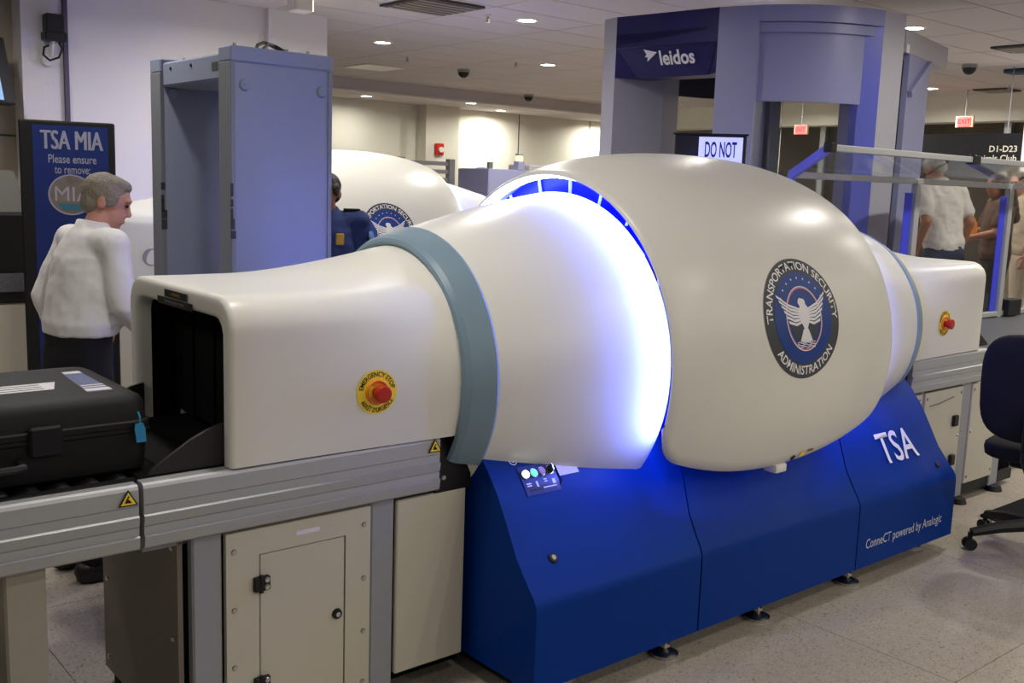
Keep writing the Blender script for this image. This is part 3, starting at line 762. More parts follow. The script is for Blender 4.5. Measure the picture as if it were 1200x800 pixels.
# entry roller conveyor that carries the case
t = thing('entry_conveyor', 'grey aluminium entry conveyor carrying the black case, on box legs', 'conveyor', (.2, CY, 0))
for sg in (1, -1):
    P = rail_profile(2.6, .69, .868)
    if sg < 0: P = [(2 * CY - y, z) for y, z in P]
    bm = bmesh.new(); prism(bm, P, -1.3, .922); r = obj('side_rail', bm, alu, t, 25)
    if sg > 0:
        tri_label(r, .893, .838)
        for x in (.56, .74, .86): screw(r, x, 2.63, .689, (0, 0, -1))
bm = bmesh.new(); bx(bm, -1.3, .93, 2.655, 3.325, .70, .79); obj('bed_pan', bm, vdark, t)
bm = bmesh.new(); bx(bm, -1.3, .93, 2.642, 2.665, .79, .873); bx(bm, -1.3, .93, 3.315, 3.338, .79, .873); obj('edge_strip', bm, black, t)
for k in range(30):
    x = -1.25 + k * .0745
    bm = bmesh.new(); cyl(bm, (x, 2.66, .84), (x, 3.32, .84), .03, n=12); obj('roller', bm, mat('roller_grey', rgb(60, 60, 62), .4), t)
for x in (.60, -1.0):
    for y in (2.65, 3.24):
        bm = bmesh.new(); bx(bm, x, x + .10, y, y + .09, .02, .70, bevel=.006); l = obj('leg', bm, cabd if False else mat('leg_paint', rgb(160, 156, 140), .5, noise=.03), t)
        bm = bmesh.new(); cyl(bm, (x + .05, y + .045, 0), (x + .05, y + .045, .02), .045, n=14); obj('foot_pad', bm, black, l)
bm = bmesh.new(); tube(bm, [(.65, 3.27, .12), (.65, 2.72, .62)], .022, 6); obj('brace', bm, black, t)
bm = bmesh.new(); tube(bm, [(.62, 3.25, .10), (-.98, 3.25, .62)], .03, 6); obj('brace', bm, black, t)
bm = bmesh.new(); bx(bm, -1.0, .64, 3.26, 3.31, .16, .21); obj('cross_bar', bm, alud, t)

# ------------------------------------------------------------------ the black hard case on the entry conveyor
t = thing('equipment_case', 'rugged black hard case lying on the entry conveyor, blue tag on its corner', 'case', (.55, 2.95, .873))
cx0, cx1, cy0, cy1, cz0, cz1 = .10, 1.0, 2.69, 3.24, .874, 1.086
def rr_ring(x0, x1, y0, y1, z, r, n=6):
    out = []
    for (cx_, cy_, a) in ((x1 - r, y1 - r, 0), (x0 + r, y1 - r, 90), (x0 + r, y0 + r, 180), (x1 - r, y0 + r, 270)):
        for k in range(n + 1):
            q = math.radians(a + 90 * k / n); out.append((cx_ + r * math.cos(q), cy_ + r * math.sin(q), z))
    return out
def rr_loft(levels, x0, x1, y0, y1):
    bm = bmesh.new(); loft(bm, [rr_ring(x0 + i, x1 - i, y0 + i, y1 - i, z, r) for z, i, r in levels]); return bm
obj('case_body', rr_loft([(cz0, .03, .03), (cz0 + .012, .014, .04), (.93, .008, .05), (.985, .006, .05), (.99, .0, .05), (1.0, .0, .05)], cx0, cx1, cy0, cy1), casem, t, 40)
lid = obj('case_lid', rr_loft([(1.002, 0, .05), (1.016, 0, .05), (1.02, .006, .05), (1.063, .010, .05), (1.078, .018, .045), (1.085, .032, .04), (1.086, .06, .03)], cx0, cx1, cy0, cy1), casem, t, 40)
for x in (.20, .72):
    bm = bmesh.new(); bx(bm, x - .04, x + .04, cy0 - .016, cy0 + .006, .955, 1.035, bevel=.006); obj('latch', bm, casem, t)
bm = bmesh.new(); tube(bm, [(.40, cy0 + .004, .945), (.44, cy0 - .025, .94), (.46, cy0 - .032, .938), (.64, cy0 - .032, .938), (.66, cy0 - .025, .94), (.66, cy0 + .004, .945)], .011, 8); obj('handle', bm, black, t)
bm = bmesh.new()
for y in (2.80, 2.95, 3.1): bx(bm, cx1 - .012, cx1 + .006, y - .02, y + .02, .89, .985, bevel=.004)
obj('end_ribs', bm, casem, t)
bm = bmesh.new(); tube(bm, [(cx1 - .01, 2.80, .965), (cx1 + .028, 2.82, .96), (cx1 + .034, 2.86, .958), (cx1 + .034, 3.04, .958), (cx1 + .028, 3.08, .96), (cx1 - .01, 3.10, .965)], .010, 8); obj('handle', bm, black, t)
fc = planef((0, 0, 1.086), (1, 0, 0), (0, 1, 0))
def strip(name, pts, m, off, parent=lid):
    bm = bmesh.new(); polyuv(bm, pts); return decal(name, bm, m, fc, off, parent)
a = strip('address_label', [(.40, 2.885), (.80, 2.885), (.83, 2.985), (.42, 2.985)], paper, .001)
f = planef((.60, 2.935, 1.068), (1, 0, .0), (0, 1, 0))
tb = text_bm('FRAGILE', .05, bold=.02); decal('lettering', tb, ink, f, .002, a) if False else tb.free()
bm = bmesh.new()
for k in range(3): bx(bm, .44, .78, 2.902 + k * .028, 2.908 + k * .028, 1.0873, 1.0877)
obj('printed_lines', bm, ink, a)
a = strip('striped_sticker', [(.862, 2.80), (.93, 2.80), (.935, 3.12), (.885, 3.12)], mat('sticker_blue', rgb(86, 96, 140), .5), .001)
strip('sticker_bar', [(.863, 2.81), (.931, 2.81), (.931, 2.845), (.866, 2.845)], paper, .002, a); strip('sticker_bar', [(.868, 2.86), (.931, 2.86), (.931, 2.872), (.869, 2.872)], paper, .002, a)
strip('sticker_bar', [(.87, 2.886), (.932, 2.886), (.932, 2.898), (.872, 2.898)], paper, .002, a); strip('sticker_bar', [(.884, 3.08), (.934, 3.08), (.934, 3.115), (.886, 3.115)], paper, .002, a)
bm = bmesh.new(); tube(bm, [(.955, cy0 - .006, 1.045), (.957, cy0 - .014, 1.03), (.957, cy0 - .012, 1.015)], .0025, 6); tg = obj('tag_loop', bm, tagblue, t)
bm = bmesh.new(); prism(bm, [(.944, 1.015), (.964, 1.015), (.970, 1.0), (.972, .963), (.947, .963), (.942, 1.0)], cy0 - .016, cy0 - .012, 'y'); obj('luggage_tag', bm, tagblue, t, 0, label='blue luggage tag')

# ------------------------------------------------------------------ second scanner behind, same kind
s2 = dup(scanner); s2.location = (4.44, 7.52, 0); s2.scale = (1.045,) * 3; s2['label'] = 'second white baggage scanner behind the metal detector, only its cowl and seal showing'
for c in kids(s2):
    if c.name.startswith('emergency_stop_plate'):
        for g in kids(c): bpy.data.objects.remove(g)
        bpy.data.objects.remove(c)
def pf(u, v, o): return (1.64 + u, 2.5905 - o, 1.045 + v)
bm = bmesh.new(); n = 28
loft(bm, [[pf(q * math.cos(2 * PI * k / n), q * math.sin(2 * PI * k / n), h) for k in range(n)] for q, h in ((.058, .0), (.058, .008), (.052, .010), (.048, .006), (.0, .006))][:4]); pc = obj('port_cover', bm, alud, s2); pc.matrix_parent_inverse = Matrix.Translation((-CX, -CY, 0))
i2 = dup(inlet); i2.location = (4.44 - 1.86 * 1.045, 7.52, 0); i2.scale = (1.045,) * 3; i2['label'] = 'conveyor cabinet of the scanner behind, seen between the man and the detector'

# ------------------------------------------------------------------ walk-through metal detector
t = thing('metal_detector', 'tall grey walk-through metal detector arch behind the near scanner\'s hood', 'metal detector', (2.12, 4.45, 0))
gx = 1.915
def gate_panel(y0, y1):
    bm = bmesh.new(); bx(bm, gx, 2.385, y0, y1, .0, 2.16, bevel=.012, seg=2); p = obj('side_panel', bm, gatem, t)
    bm = bmesh.new(); bx(bm, gx - .01, 2.395, y0 - .008, y1 + .008, 2.155, 2.22, bevel=.006); obj('top_cap', bm, gatem, p)
    for x in (gx - .01, 2.372):
        bm = bmesh.new(); bx(bm, x, x + .022, y0 - .006, y1 + .006, .0, 2.155, bevel=.003); obj('edge_strip', bm, mat('gate_edge', rgb(120, 124, 132), .5, noise=.04), p)
    for x in (gx + .055, 2.34):
        bm = bmesh.new(); cyl(bm, (x, y0, 2.06), (x, y0 - .012, 2.06), .026, .02, 16); cyl(bm, (x, y0 - .012, 2.06), (x, y0 - .015, 2.06), .008, n=10); obj('fastener', bm, gatem, p)
    bm = bmesh.new(); bx(bm, 1.80, 2.45, y0 - .03, y1 + .03, .0, .03); obj('foot_plate', bm, alud, p)
    for k in range(5):
        z = 1.40 + .045 * k + .02 * random.random(); h = .03 + random.random() * .03; bm = bmesh.new(); bx(bm, gx - .0115, gx - .004 + random.random() * .02, y0 - .0085, y0 + .0, z, z + h); obj('tape_patch', bm, mat('tape_grime', rgb(52, 52, 58), .7, noise=.4, scale=60), p, 0)
    return p
gate_panel(4.18, 4.29); gate_panel(4.97, 5.08)
bm = bmesh.new(); bx(bm, gx + .005, 2.38, 4.295, 4.965, 2.085, 2.20, bevel=.01); hd = obj('header', bm, gatem, t)
f = planef((gx + .005, 4.36, 2.145), (0, -1, 0), (0, 0, 1)); tb = text_bm('CEIA', .05, bold=.03); decal('maker_mark', tb, ink, f, .002, hd) if False else tb.free()
decal('control_label', rectuv(.07, .035), mat('label_dark', rgb(70, 70, 72), .6, noise=.5, scale=90), f, .002, hd)
for y in (4.62, 4.86):
    bm = bmesh.new(); cyl(bm, (gx + .005, y, 2.165), (gx, y, 2.165), .008, n=8); obj('screw', bm, black, hd)
for x, y in ((1.95, 4.23), (2.3, 4.23), (2.2, 4.24), (2.05, 5.02)):
    bm = bmesh.new(); cyl(bm, (x, y, 2.22), (x, y, 2.236), .008, n=8); obj('bolt', bm, steel, t)
bm = bmesh.new(); tube(bm, [(2.08, 4.3, 2.22), (2.10, 4.32, 2.25), (2.15, 4.36, 2.27), (2.22, 4.38, 2.26), (2.27, 4.34, 2.225)], .008, 8); tube(bm, [(2.10, 4.3, 2.22), (2.16, 4.34, 2.262), (2.24, 4.40, 2.25), (2.28, 4.36, 2.222)], .006, 8); obj('cable', bm, black, t)

# ------------------------------------------------------------------ illuminated sign stand beside the man
A = Vector((1.48, 5.81, 0)); B = Vector((1.93, 5.68, 0)); ud = (B - A).normalized(); nd = Vector((ud.y, -ud.x, 0))
t = thing('sign_stand', 'tall black framed stand with blue TSA MIA poster behind the white-haired man', 'sign', tuple((A + B) / 2))
def slab(name, u0, u1, z0, z1, d0, d1, m, parent, label=None, bev=0):
    bm = bmesh.new(); vs = []
    bx(bm, u0, u1, d0, d1, z0, z1, bevel=bev)
    for v in bm.verts: c = v.co.copy(); p = A + ud * c.x + nd * c.y; v.co = Vector((p.x, p.y, c.z))
    return obj(name, bm, m, parent, 30, label=label)
WD = (B - A).length
slab('cabinet', 0, WD, .04, 1.93, -.12, 0, black, t, bev=.008); slab('base', -.05, WD + .05, 0, .04, -.2, .08, black, t, bev=.006)
po = slab('poster', .065, WD - .035, .12, 1.905, 0, .004, signblue, t, label='blue printed poster')
fp = planef(tuple(A + ud * (WD / 2 + .02) + Vector((0, 0, 1.70))), tuple(ud), (0, 0, 1))
def ptext(s, size, v, m, bold=.015, wid=None, du=0):
    tb = text_bm(s, size, bold=bold)
    if wid:
        wd = max(q.co.x for q in tb.verts) - min(q.co.x for q in tb.verts)
        for q in tb.verts: q.co.x *= wid / wd
    for q in tb.verts: q.co.y += v; q.co.x += du
    return decal('lettering', tb, m, fp, .006 + max(0, du) * .3, po)
ptext('TSA MIA', .14, .125, signgrey, 0, .30, -.003); ptext('TSA MIA', .14, .125, signgrey, 0, .30, .003); ptext('Please ensure', .062, .03, signgrey, .012, .235); ptext('to remove:', .062, -.025, signgrey, .012, .175)
bm = bmesh.new(); disc(bm, 0, .105, 40, 1, -.01, -.155, 1.05, 1.0); bd = decal('picture_badge', bm, photo1, fp, .006, po)
bm = bmesh.new(); disc(bm, .10, .108, 40, 1, -.01, -.155, 1.05, 1.0); decal('badge_rim', bm, signgrey, fp, .007, bd)
tb = text_bm('MIA', .11, bold=0); [setattr(q, 'co', q.co + Vector((-.005, -.155, 0))) for q in tb.verts]; decal('lettering', tb, mat('badge_grey', rgb(160, 158, 168), .5), fp, .0075, bd)
bm = bmesh.new(); polyuv(bm, [(-.08, -.20), (.06, -.205), (.05, -.235), (-.05, -.235)]); decal('badge_band', bm, mat('badge_teal', rgb(50, 110, 130), .5), fp, .007, bd)

# ------------------------------------------------------------------ body scanner booth
ZT = 2.95
a_, b_p, c_p, d_p, e_p, f_p = [Vector((*p, 0)) for p in ((5.68, 5.66), (5.81, 4.79), (5.91, 4.52), (6.62, 4.0), (6.86, 3.98), (8.1, 4.27))]
t = thing('body_scanner', 'tall grey body scanner booth with curved clear window behind the near scanner', 'body scanner', (6.9, 5.0, 0))
def vprism(pts, z0, z1):
    bm = bmesh.new(); prism(bm, [(p.x, p.y) for p in pts], z0, z1, 'z'); return bm
def wallseg(p, q, th, z0, z1, side=1, ext=0.0):
    d = (q - p).normalized(); n = Vector((d.y, -d.x, 0)) * side
    return vprism([p - d * ext, q + d * ext, q + d * ext - n * th, p - d * ext - n * th], z0, z1)
ab = (b_p - a_).normalized(); inn = Vector((-ab.y, ab.x, 0)); inn = inn if inn.x > 0 else -inn     # towards the inside (+x)
# entry posts: near pillar between b and c, far pillar beyond a
obj('near_pillar', vprism([b_p, c_p, c_p + Vector((.30, .12, 0)), b_p + inn * .42], 0, ZT), leib, t, 20)
far = a_ + Vector((.03, .16, 0))
obj('far_pillar', vprism([a_ - ab * .0, far, far + inn * .9, a_ + inn * .9 - Vector((0, .0, 0)), a_ + ab * .17 + inn * .42, a_ + ab * .02 + inn * .06], 0, ZT), leim, t, 20)
# header over the entry with raked navy fascia
zl = 2.505
hd = obj('entry_header', vprism([a_, b_p, b_p + inn * .9, a_ + inn * .9], 2.72, ZT), lein, t, 20, label='navy header over the entry')
bm = bmesh.new()
def hp(s, dpt, z):
    p = a_ + (b_p - a_) * s + inn * dpt; return (p.x, p.y, z)
V = [bm.verts.new(hp(*q)) for q in ((0, 0, 2.82), (1, 0, 2.82), (1, 0, 2.73), (.86, .10, zl), (.16, .10, zl), (0, 0, 2.73))]
W = [bm.verts.new(hp(*q)) for q in ((0, .3, 2.82), (1, .3, 2.82), (1, .3, 2.73), (.86, .3, zl), (.16, .3, zl), (0, .3, 2.73))]
for i in range(6): bm.faces.new((V[i], V[(i + 1) % 6], W[(i + 1) % 6], W[i]))
bm.faces.new(V[0:6]); bm.faces.new(W[::-1]); fa = obj('fascia', bm, lein, hd, 5)
for s0, s1, s2 in ((0, .16, 0), (1, .86, 1)):
    bm = bmesh.new(); P = [bm.verts.new(hp(s0, .002, 2.74)), bm.verts.new(hp(s1, .11, zl)), bm.verts.new(hp(s0, .002, zl))]; Q = [bm.verts.new(hp(s0, .3, 2.74)), bm.verts.new(hp(s1, .3, zl)), bm.verts.new(hp(s0, .3, zl))]
    for i in range(3): bm.faces.new((P[i], P[(i + 1) % 3], Q[(i + 1) % 3], Q[i]))
    bm.faces.new(P); bm.faces.new(Q[::-1]); obj('fascia_cheek', bm, lein, hd, 5)
# logo text on the raked fascia
def leif(u, v, off):
    s = .5 + u / .88; z = 2.625 + v; k = (2.73 - z) / (2.73 - zl) * .10
    p = a_ + (b_p - a_) * s + inn * (k - off); return (p.x, p.y, z)
tb = text_bm('leidos', .135, bold=.028); wd = max(q.co.x for q in tb.verts) * 2
for q in tb.verts: q.co = Vector((q.co.x * .30 / wd + .085, q.co.y + .005, 0))
decal('lettering', tb, inkw, leif, .010, fa)
bm = bmesh.new(); polyuv(bm, [(-.19, .075), (-.075, .050), (-.175, -.01), (-.165, .02), (-.19, .022), (-.17, .04)]); decal('arrow_mark', bm, inkw, leif, .010, fa)
# ceiling plate, far side, exit header and pillars
obj('roof_plate', vprism([a_ + inn * .2, b_p + inn * .2, c_p + Vector((.1, .1, 0)), d_p + Vector((.1, .1, 0)), e_p + Vector((0, .1, 0)), Vector((7.1, 5.0, 0)), Vector((6.9, 5.6, 0))], 2.86, ZT - .01), leim, t)
obj('floor_plate', vprism([a_, b_p, c_p, d_p, e_p, Vector((7.25, 5.0, 0)), Vector((6.9, 5.7, 0))], 0.0, .03), alud, t)
# curved window between c and d: bulges outward
def arc_pts(p, q, bulge, n=14, inset=0.0):
    mpt = (p + q) / 2; ch = (q - p); L = ch.length; d = ch / L; nrm = Vector((d.y, -d.x, 0)); nrm = nrm if nrm.dot(Vector((-1, -1, 0))) > 0 else -nrm
    out = []
    for k in range(n + 1):
        s = -1 + 2 * k / n; out.append(mpt + d * (L / 2) * s + nrm * (bulge * (1 - s * s) - inset))
    return out
def band(name, p, q, bulge, z0, z1, inset, th, m, parent, label=None):
    O_ = arc_pts(p, q, bulge, 16, inset); I_ = arc_pts(p, q, bulge, 16, inset + th); bm = bmesh.new()
    rings = [[(o.x, o.y, z0), (o.x, o.y, z1), (i.x, i.y, z1), (i.x, i.y, z0)] for o, i in zip(O_, I_)]
    loft(bm, rings); return obj(name, bm, m, parent, 25, label=label)
band('window_head', c_p, d_p, .10, 2.842, ZT, -.002, .10, leib, t); band('window_lintel', c_p, d_p, .10, 2.775, 2.838, .025, .08, leib, t)
band('scanner_mast_cover', c_p, d_p, .10, 2.31, 2.79, .05, .03, leib, t, label='blue grey upper window panel')
band('curved_window', c_p, d_p, .10, .12, 2.31, .055, .012, glassm, t, label='clear curved window'); band('window_sill', c_p, d_p, .10, 0.0, .12, .02, .08, leib, t)
dd = (d_p - c_p).normalized()
obj('window_jamb', vprism([d_p - dd * .20, d_p, d_p + Vector((.06, .14, 0)), d_p - dd * .20 + Vector((.12, .16, 0))], 0, 2.84), mat('booth_blue_lit', rgb(96, 104, 196), .35), t, 20, label='window jamb with blue light painted in')  # LED blue falling on the jamb is mixed into its colour
obj('corner_pillar', vprism([d_p, e_p, e_p + Vector((.02, .26, 0)), d_p + Vector((.06, .2, 0))], 0, ZT), leim, t, 20)
# far curved wall on the other side and inner mast
p1, p2 = Vector((6.55, 5.85, 0)), Vector((7.25, 5.25, 0))
bm = bmesh.new(); O_ = [p1 + (p2 - p1) * (k / 10) + Vector((.25, .3, 0)) * (.5 * math.sin(PI * k / 10)) for k in range(11)]
loft(bm, [[(o.x, o.y, 2.45), (o.x, o.y, ZT - .02), (o.x - .03, o.y - .03, ZT - .02), (o.x - .03, o.y - .03, 2.45)] for o in O_]); obj('far_panel', bm, mat('booth_dark', rgb(50, 48, 56), .5), t)
bm = bmesh.new(); loft(bm, [[(o.x, o.y, .1), (o.x, o.y, 2.45), (o.x - .012, o.y - .012, 2.45), (o.x - .012, o.y - .012, .1)] for o in O_]); obj('far_window', bm, glassm, t)
bm = bmesh.new(); bx(bm, 6.25, 6.37, 4.62, 4.74, .03, 2.86, bevel=.01); obj('scan_mast', bm, alud, t)
# exit side: header arm with pillar
ef = (f_p - e_p).normalized(); en = Vector((-ef.y, ef.x, 0))
obj('exit_header', vprism([e_p + ef * .03, e_p + ef * 1.14, e_p + ef * 1.27 + en * .25, e_p + ef * 1.2 + en * .9, e_p + ef * .03 + en * .9], 2.70, 2.86), leim, t, 20)
obj('exit_pillar', vprism([e_p + ef * .16, e_p + ef * .68, e_p + ef * .68 + en * .35, e_p + ef * .16 + en * .35], 0, 2.705), leib, t, 20)
obj('exit_gap', vprism([e_p + ef * .02 + en * .04, e_p + ef * .16 + en * .04, e_p + ef * .16 + en * .3, e_p + ef * .02 + en * .3], 0, 2.66), black, t)
bm = bmesh.new()
q0 = e_p + ef * .17 - en * .01; q1 = e_p + ef * .62 - en * .01
tube(bm, [(q0.x, q0.y, 2.42), (q1.x, q1.y, 2.68)], .035, 4); obj('header_brace', bm, leib, t)
decal('number_label', rectuv(.07, .06), inkw, planef(tuple(e_p + ef * .09 + Vector((0, 0, 2.73))), tuple(ef), (0, 0, 1)), .004, t)

# ------------------------------------------------------------------ DO NOT display beside the booth
A2 = Vector((4.64, 4.1, 0)); B2 = Vector((4.90, 3.78, 0)); u2 = (B2 - A2).normalized(); n2 = Vector((u2.y, -u2.x, 0)); n2 = n2 if n2.dot(Vector((-1, -1, 0))) > 0 else -n2
t = thing('display_stand', 'black stand with lit screen reading DO NOT, behind the near cowl', 'display', tuple((A2 + B2) / 2 + Vector((0, 0, 0))))
def slab2(name, u0, u1, z0, z1, d0, d1, m, parent, bev=0, label=None):
    bm = bmesh.new(); bx(bm, u0, u1, d0, d1, z0, z1, bevel=bev)
    for v in bm.verts: c = v.co.copy(); p = A2 + u2 * c.x + n2 * c.y; v.co = Vector((p.x, p.y, c.z))
    return obj(name, bm, m, parent, 30, label=label)
W2 = (B2 - A2).length
slab2('housing', 0, W2, 1.35, 2.005, -.06, 0, black, t, .006); slab2('top_lip', -.01, W2 + .01, 2.003, 2.012, -.065, .008, black, t)
sc = slab2('screen', .14, W2 - .02, 1.38, 1.992, 0, .004, screenb, t, label='backlit pale violet screen'); slab2('pole', W2 / 2 - .03, W2 / 2 + .03, .02, 1.36, -.05, -.01, black, t); slab2('foot', W2 / 2 - .16, W2 / 2 + .16, 0, .02, -.2, .14, black, t)
ft = planef(tuple(A2 + u2 * (.14 + (W2 - .16) / 2) + n2 * .004 + Vector((0, 0, 1.915))), tuple(u2), (0, 0, 1))
tb = text_bm('DO NOT', .125, bold=.02); wd = max(q.co.x for q in tb.verts) * 2
for q in tb.verts: q.co.x *= .185 / wd
decal('lettering', tb, mat('screen_navy', rgb(20, 30, 110), .5), ft, .002, sc)

# ------------------------------------------------------------------ acrylic guard over the divest bench at the right
t = thing('acrylic_guard', 'aluminium framed clear acrylic guard along the bench at right', 'guard', (7.0, 3.7, .76))
GY, TY2 = 3.75, 3.50; gx0, gx1 = 5.32, 10.4; gz, gtz = 1.795, 1.955
def bar(name, x0, x1, y0, y1, z0, z1, m=alu, label=None): 
    bm = bmesh.new(); bx(bm, x0, x1, y0, y1, z0, z1, bevel=.004); return obj(name, bm, m, t, 30, label=label)
bar('top_rail', gx0, gx1, TY2 - .02, TY2 + .02, gtz - .02, gtz + .02); bar('front_rail', gx0, gx1, GY - .02, GY + .02, gz - .02, gz + .02); bar('bottom_rail', gx0, gx1, GY - .02, GY + .02, .77, .81)
for x in (6.80, 8.22, 9.7):
    bar('post', x - .045, x + .02, GY - .025, GY + .02, .76, gz - .02); bar('blue_reflection_strip', x - .16, x - .06, GY - .008, GY + .0, .80, gz - .08, postb, 'painted blue reflection strip')  # blue strips added to imitate the LED reflection beside each post
bm = bmesh.new(); tube(bm, [(gx0, GY, gz), (gx0, TY2, gtz)], .034, 4); obj('end_bar', bm, mat('blue_lit_alu', rgb(120, 124, 225), .35, metal=.3), t)  # blue LED light put into the metal colour of end bar and post
bar('end_post', gx0 - .02, gx0 + .02, GY - .02, GY + .02, .76, gz + .01, mat('blue_lit_alu', rgb(120, 124, 225), .35, metal=.3))
bar('end_cap', gx0 - .03, gx0 + .03, TY2 - .03, TY2 + .025, gtz - .028, gtz + .03, black); bar('rail_clip', 7.02, 7.12, TY2 - .03, TY2 + .03, gtz - .03, gtz + .03, black)
bar('bracket', 8.28, 8.5, GY - .06, GY + .03, .77, .9, black)
for x0, x1 in ((gx0 + .03, 6.75), (6.83, 8.17), (8.25, 9.65)):
    bm = bmesh.new(); bx(bm, x0, x1, GY - .003, GY + .003, .81, gz - .02); obj('pane', bm, acry, t, 0)
    bm = bmesh.new(); vs = [bm.verts.new(p) for p in ((x0, GY, gz + .015), (x1, GY, gz + .015), (x1, TY2 + .015, gtz), (x0, TY2 + .015, gtz), (x0, GY, gz + .021), (x1, GY, gz + .021), (x1, TY2 + .015, gtz + .006), (x0, TY2 + .015, gtz + .006))]
    for ff_ in ((0, 1, 2, 3), (4, 5, 6, 7), (0, 1, 5, 4), (1, 2, 6, 5), (2, 3, 7, 6), (3, 0, 4, 7)): bm.faces.new([vs[i] for i in ff_])
    obj('pane', bm, acry, t, 0)
t = thing('exit_bench', 'dark grey bag bench under the acrylic guard, right of the exit hood', 'bench', (8.0, 3.2, 0))
bm = bmesh.new(); bx(bm, 5.66, 10.4, 2.72, 3.80, .70, .76, bevel=.006); obj('bench_top', bm, mat('bench_grey', rgb(84, 86, 90), .5, noise=.08), t)
for x in (6.4, 8.3, 10.2):
    for y in (2.80, 3.72):
        bm = bmesh.new(); bx(bm, x - .03, x + .03, y - .03, y + .03, 0, .70); obj('leg', bm, alud, t)
bm = bmesh.new(); bx(bm, 6.25, 10.3, 2.78, 2.80, .25, .70); obj('modesty_panel', bm, black, t)

# ------------------------------------------------------------------ office chair at the right edge
t = thing('office_chair', 'black fabric swivel office chair at the right edge, facing the scanner', 'chair', (5.05, 2.01, 0))
ox, oy = 5.05, 2.01
for k in range(5):
    a = math.radians(141 + 72 * k); c, s = math.cos(a), math.sin(a)
    bm = bmesh.new(); tube(bm, [(ox + .03 * c, oy + .03 * s, .13), (ox + .17 * c, oy + .17 * s, .115), (ox + .31 * c, oy + .31 * s, .085)], [.034, .03, .022], 8); l = obj('base_arm', bm, black, t)
    px, py = ox + .315 * c, oy + .315 * s
    bm = bmesh.new()
    for sg in (-1, 1): cyl(bm, (px - s * .008 * sg, py + c * .008 * sg, .028), (px - s * .026 * sg, py + c * .026 * sg, .028), .028, n=16)
    cyl(bm, (px, py, .03), (px, py, .085), .012, n=8); obj('caster', bm, black, l)
bm = bmesh.new(); cyl(bm, (ox, oy, .10), (ox, oy, .26), .034, n=14); cyl(bm, (ox, oy, .26), (ox, oy, .42), .02, n=12); bx(bm, ox - .1, ox + .1, oy - .12, oy + .12, .41, .45, bevel=.01); obj('gas_column', bm, black, t)
def soft(cx_, cy_, cz_, sx, sy, sz, e=4.0, n=20, mth=12, tilt=0.0, axis=None, curve=0.0):
    bm = bmesh.new(); rings = []
    def sp(v, p): return math.copysign(abs(v) ** p, v)
    for j in range(1, mth):
        ph = -PI / 2 + PI * j / mth
        rings.append([(sx * sp(math.cos(ph), 2 / e) * sp(math.cos(2 * PI * k / n), 2 / e), sy * sp(math.cos(ph), 2 / e) * sp(math.sin(2 * PI * k / n), 2 / e), sz * sp(math.sin(ph), 2 / e)) for k in range(n)])
    loft(bm, rings)
    return bm
rotc = math.radians(8)      # chair heading
def place(bm, mtx):
    bmesh.ops.transform(bm, matrix=mtx, verts=bm.verts[:]); return bm
MC = Matrix.Translation((ox, oy, 0)) @ Matrix.Rotation(rotc, 4, 'Z')
obj('seat', place(soft(0, 0, 0, .25, .25, .05), MC @ Matrix.Translation((.03, 0, .50))), fabricn, t, 60)
bmk = soft(0, 0, 0, .055, .245, .255, e=3.6, n=24, mth=16)
for v in bmk.verts: v.co.x += -.25 * v.co.y ** 2 * -1.2
obj('backrest', place(bmk, MC @ Matrix.Translation((-.26, 0, .825)) @ Matrix.Rotation(math.radians(-6), 4, 'Y')), fabricn, t, 60, label='rounded black fabric backrest')
bm = bmesh.new(); tube(bm, [(-.02, 0, .43), (-.22, 0, .43), (-.30, 0, .50), (-.315, 0, .70)], .024, 8); obj('back_spine', place(bm, MC), black, t)
bm = bmesh.new(); bx(bm, 5.35, 6.05, 2.02, 2.42, 0.002, .018, bevel=.006); o = obj('floor_mat', bm, blackr, None); tag(o, 'flat black rubber mat on floor behind the office chair', 'mat')

# ------------------------------------------------------------------ people
def capsule(bm, p0, p1, r0, r1, n=14, sx=1.0):
    p0, p1 = Vector(p0), Vector(p1); u, v, d = basis(p1 - p0) if (p1 - p0).length > 1e-6 else (Vector((1, 0, 0)), Vector((0, 1, 0)), Vector((0, 0, 1)))
    rings = []
    for a in (80, 50, 20): a = math.radians(a); rings.append((p0 - d * r0 * math.sin(a), r0 * math.cos(a)))
    rings.append((p0, r0)); rings.append((p1, r1))
    for a in (20, 50, 80): a = math.radians(a); rings.append((p1 + d * r1 * math.sin(a), r1 * math.cos(a)))
    loft(bm, [[c + (u * math.cos(2 * PI * k / n) + v * math.sin(2 * PI * k / n)) * r for k in range(n)] for c, r in rings])
def ell(bm, c, r, n=18, mm=10, rot=None):
    rings = []
    for j in range(1, mm):
        ph = -PI / 2 + PI * j / mm
        ring = []
        for k in range(n):
            p = Vector((r[0] * math.cos(ph) * math.cos(2 * PI * k / n), r[1] * math.cos(ph) * math.sin(2 * PI * k / n), r[2] * math.sin(ph)))
            if rot: p = rot @ p
            ring.append(p + Vector(c))
        rings.append(ring)
    loft(bm, rings)
def torso(bm, rows, n=20):
    """rows: (centre, rx, ry); superellipse sections"""
    rings = []
    for c, rx, ry in rows:
        rings.append([(c[0] + rx * math.copysign(abs(math.cos(2 * PI * k / n)) ** .85, math.cos(2 * PI * k / n)), c[1] + ry * math.copysign(abs(math.sin(2 * PI * k / n)) ** .9, math.sin(2 * PI * k / n)), c[2]) for k in range(n)])
    loft(bm, rings)
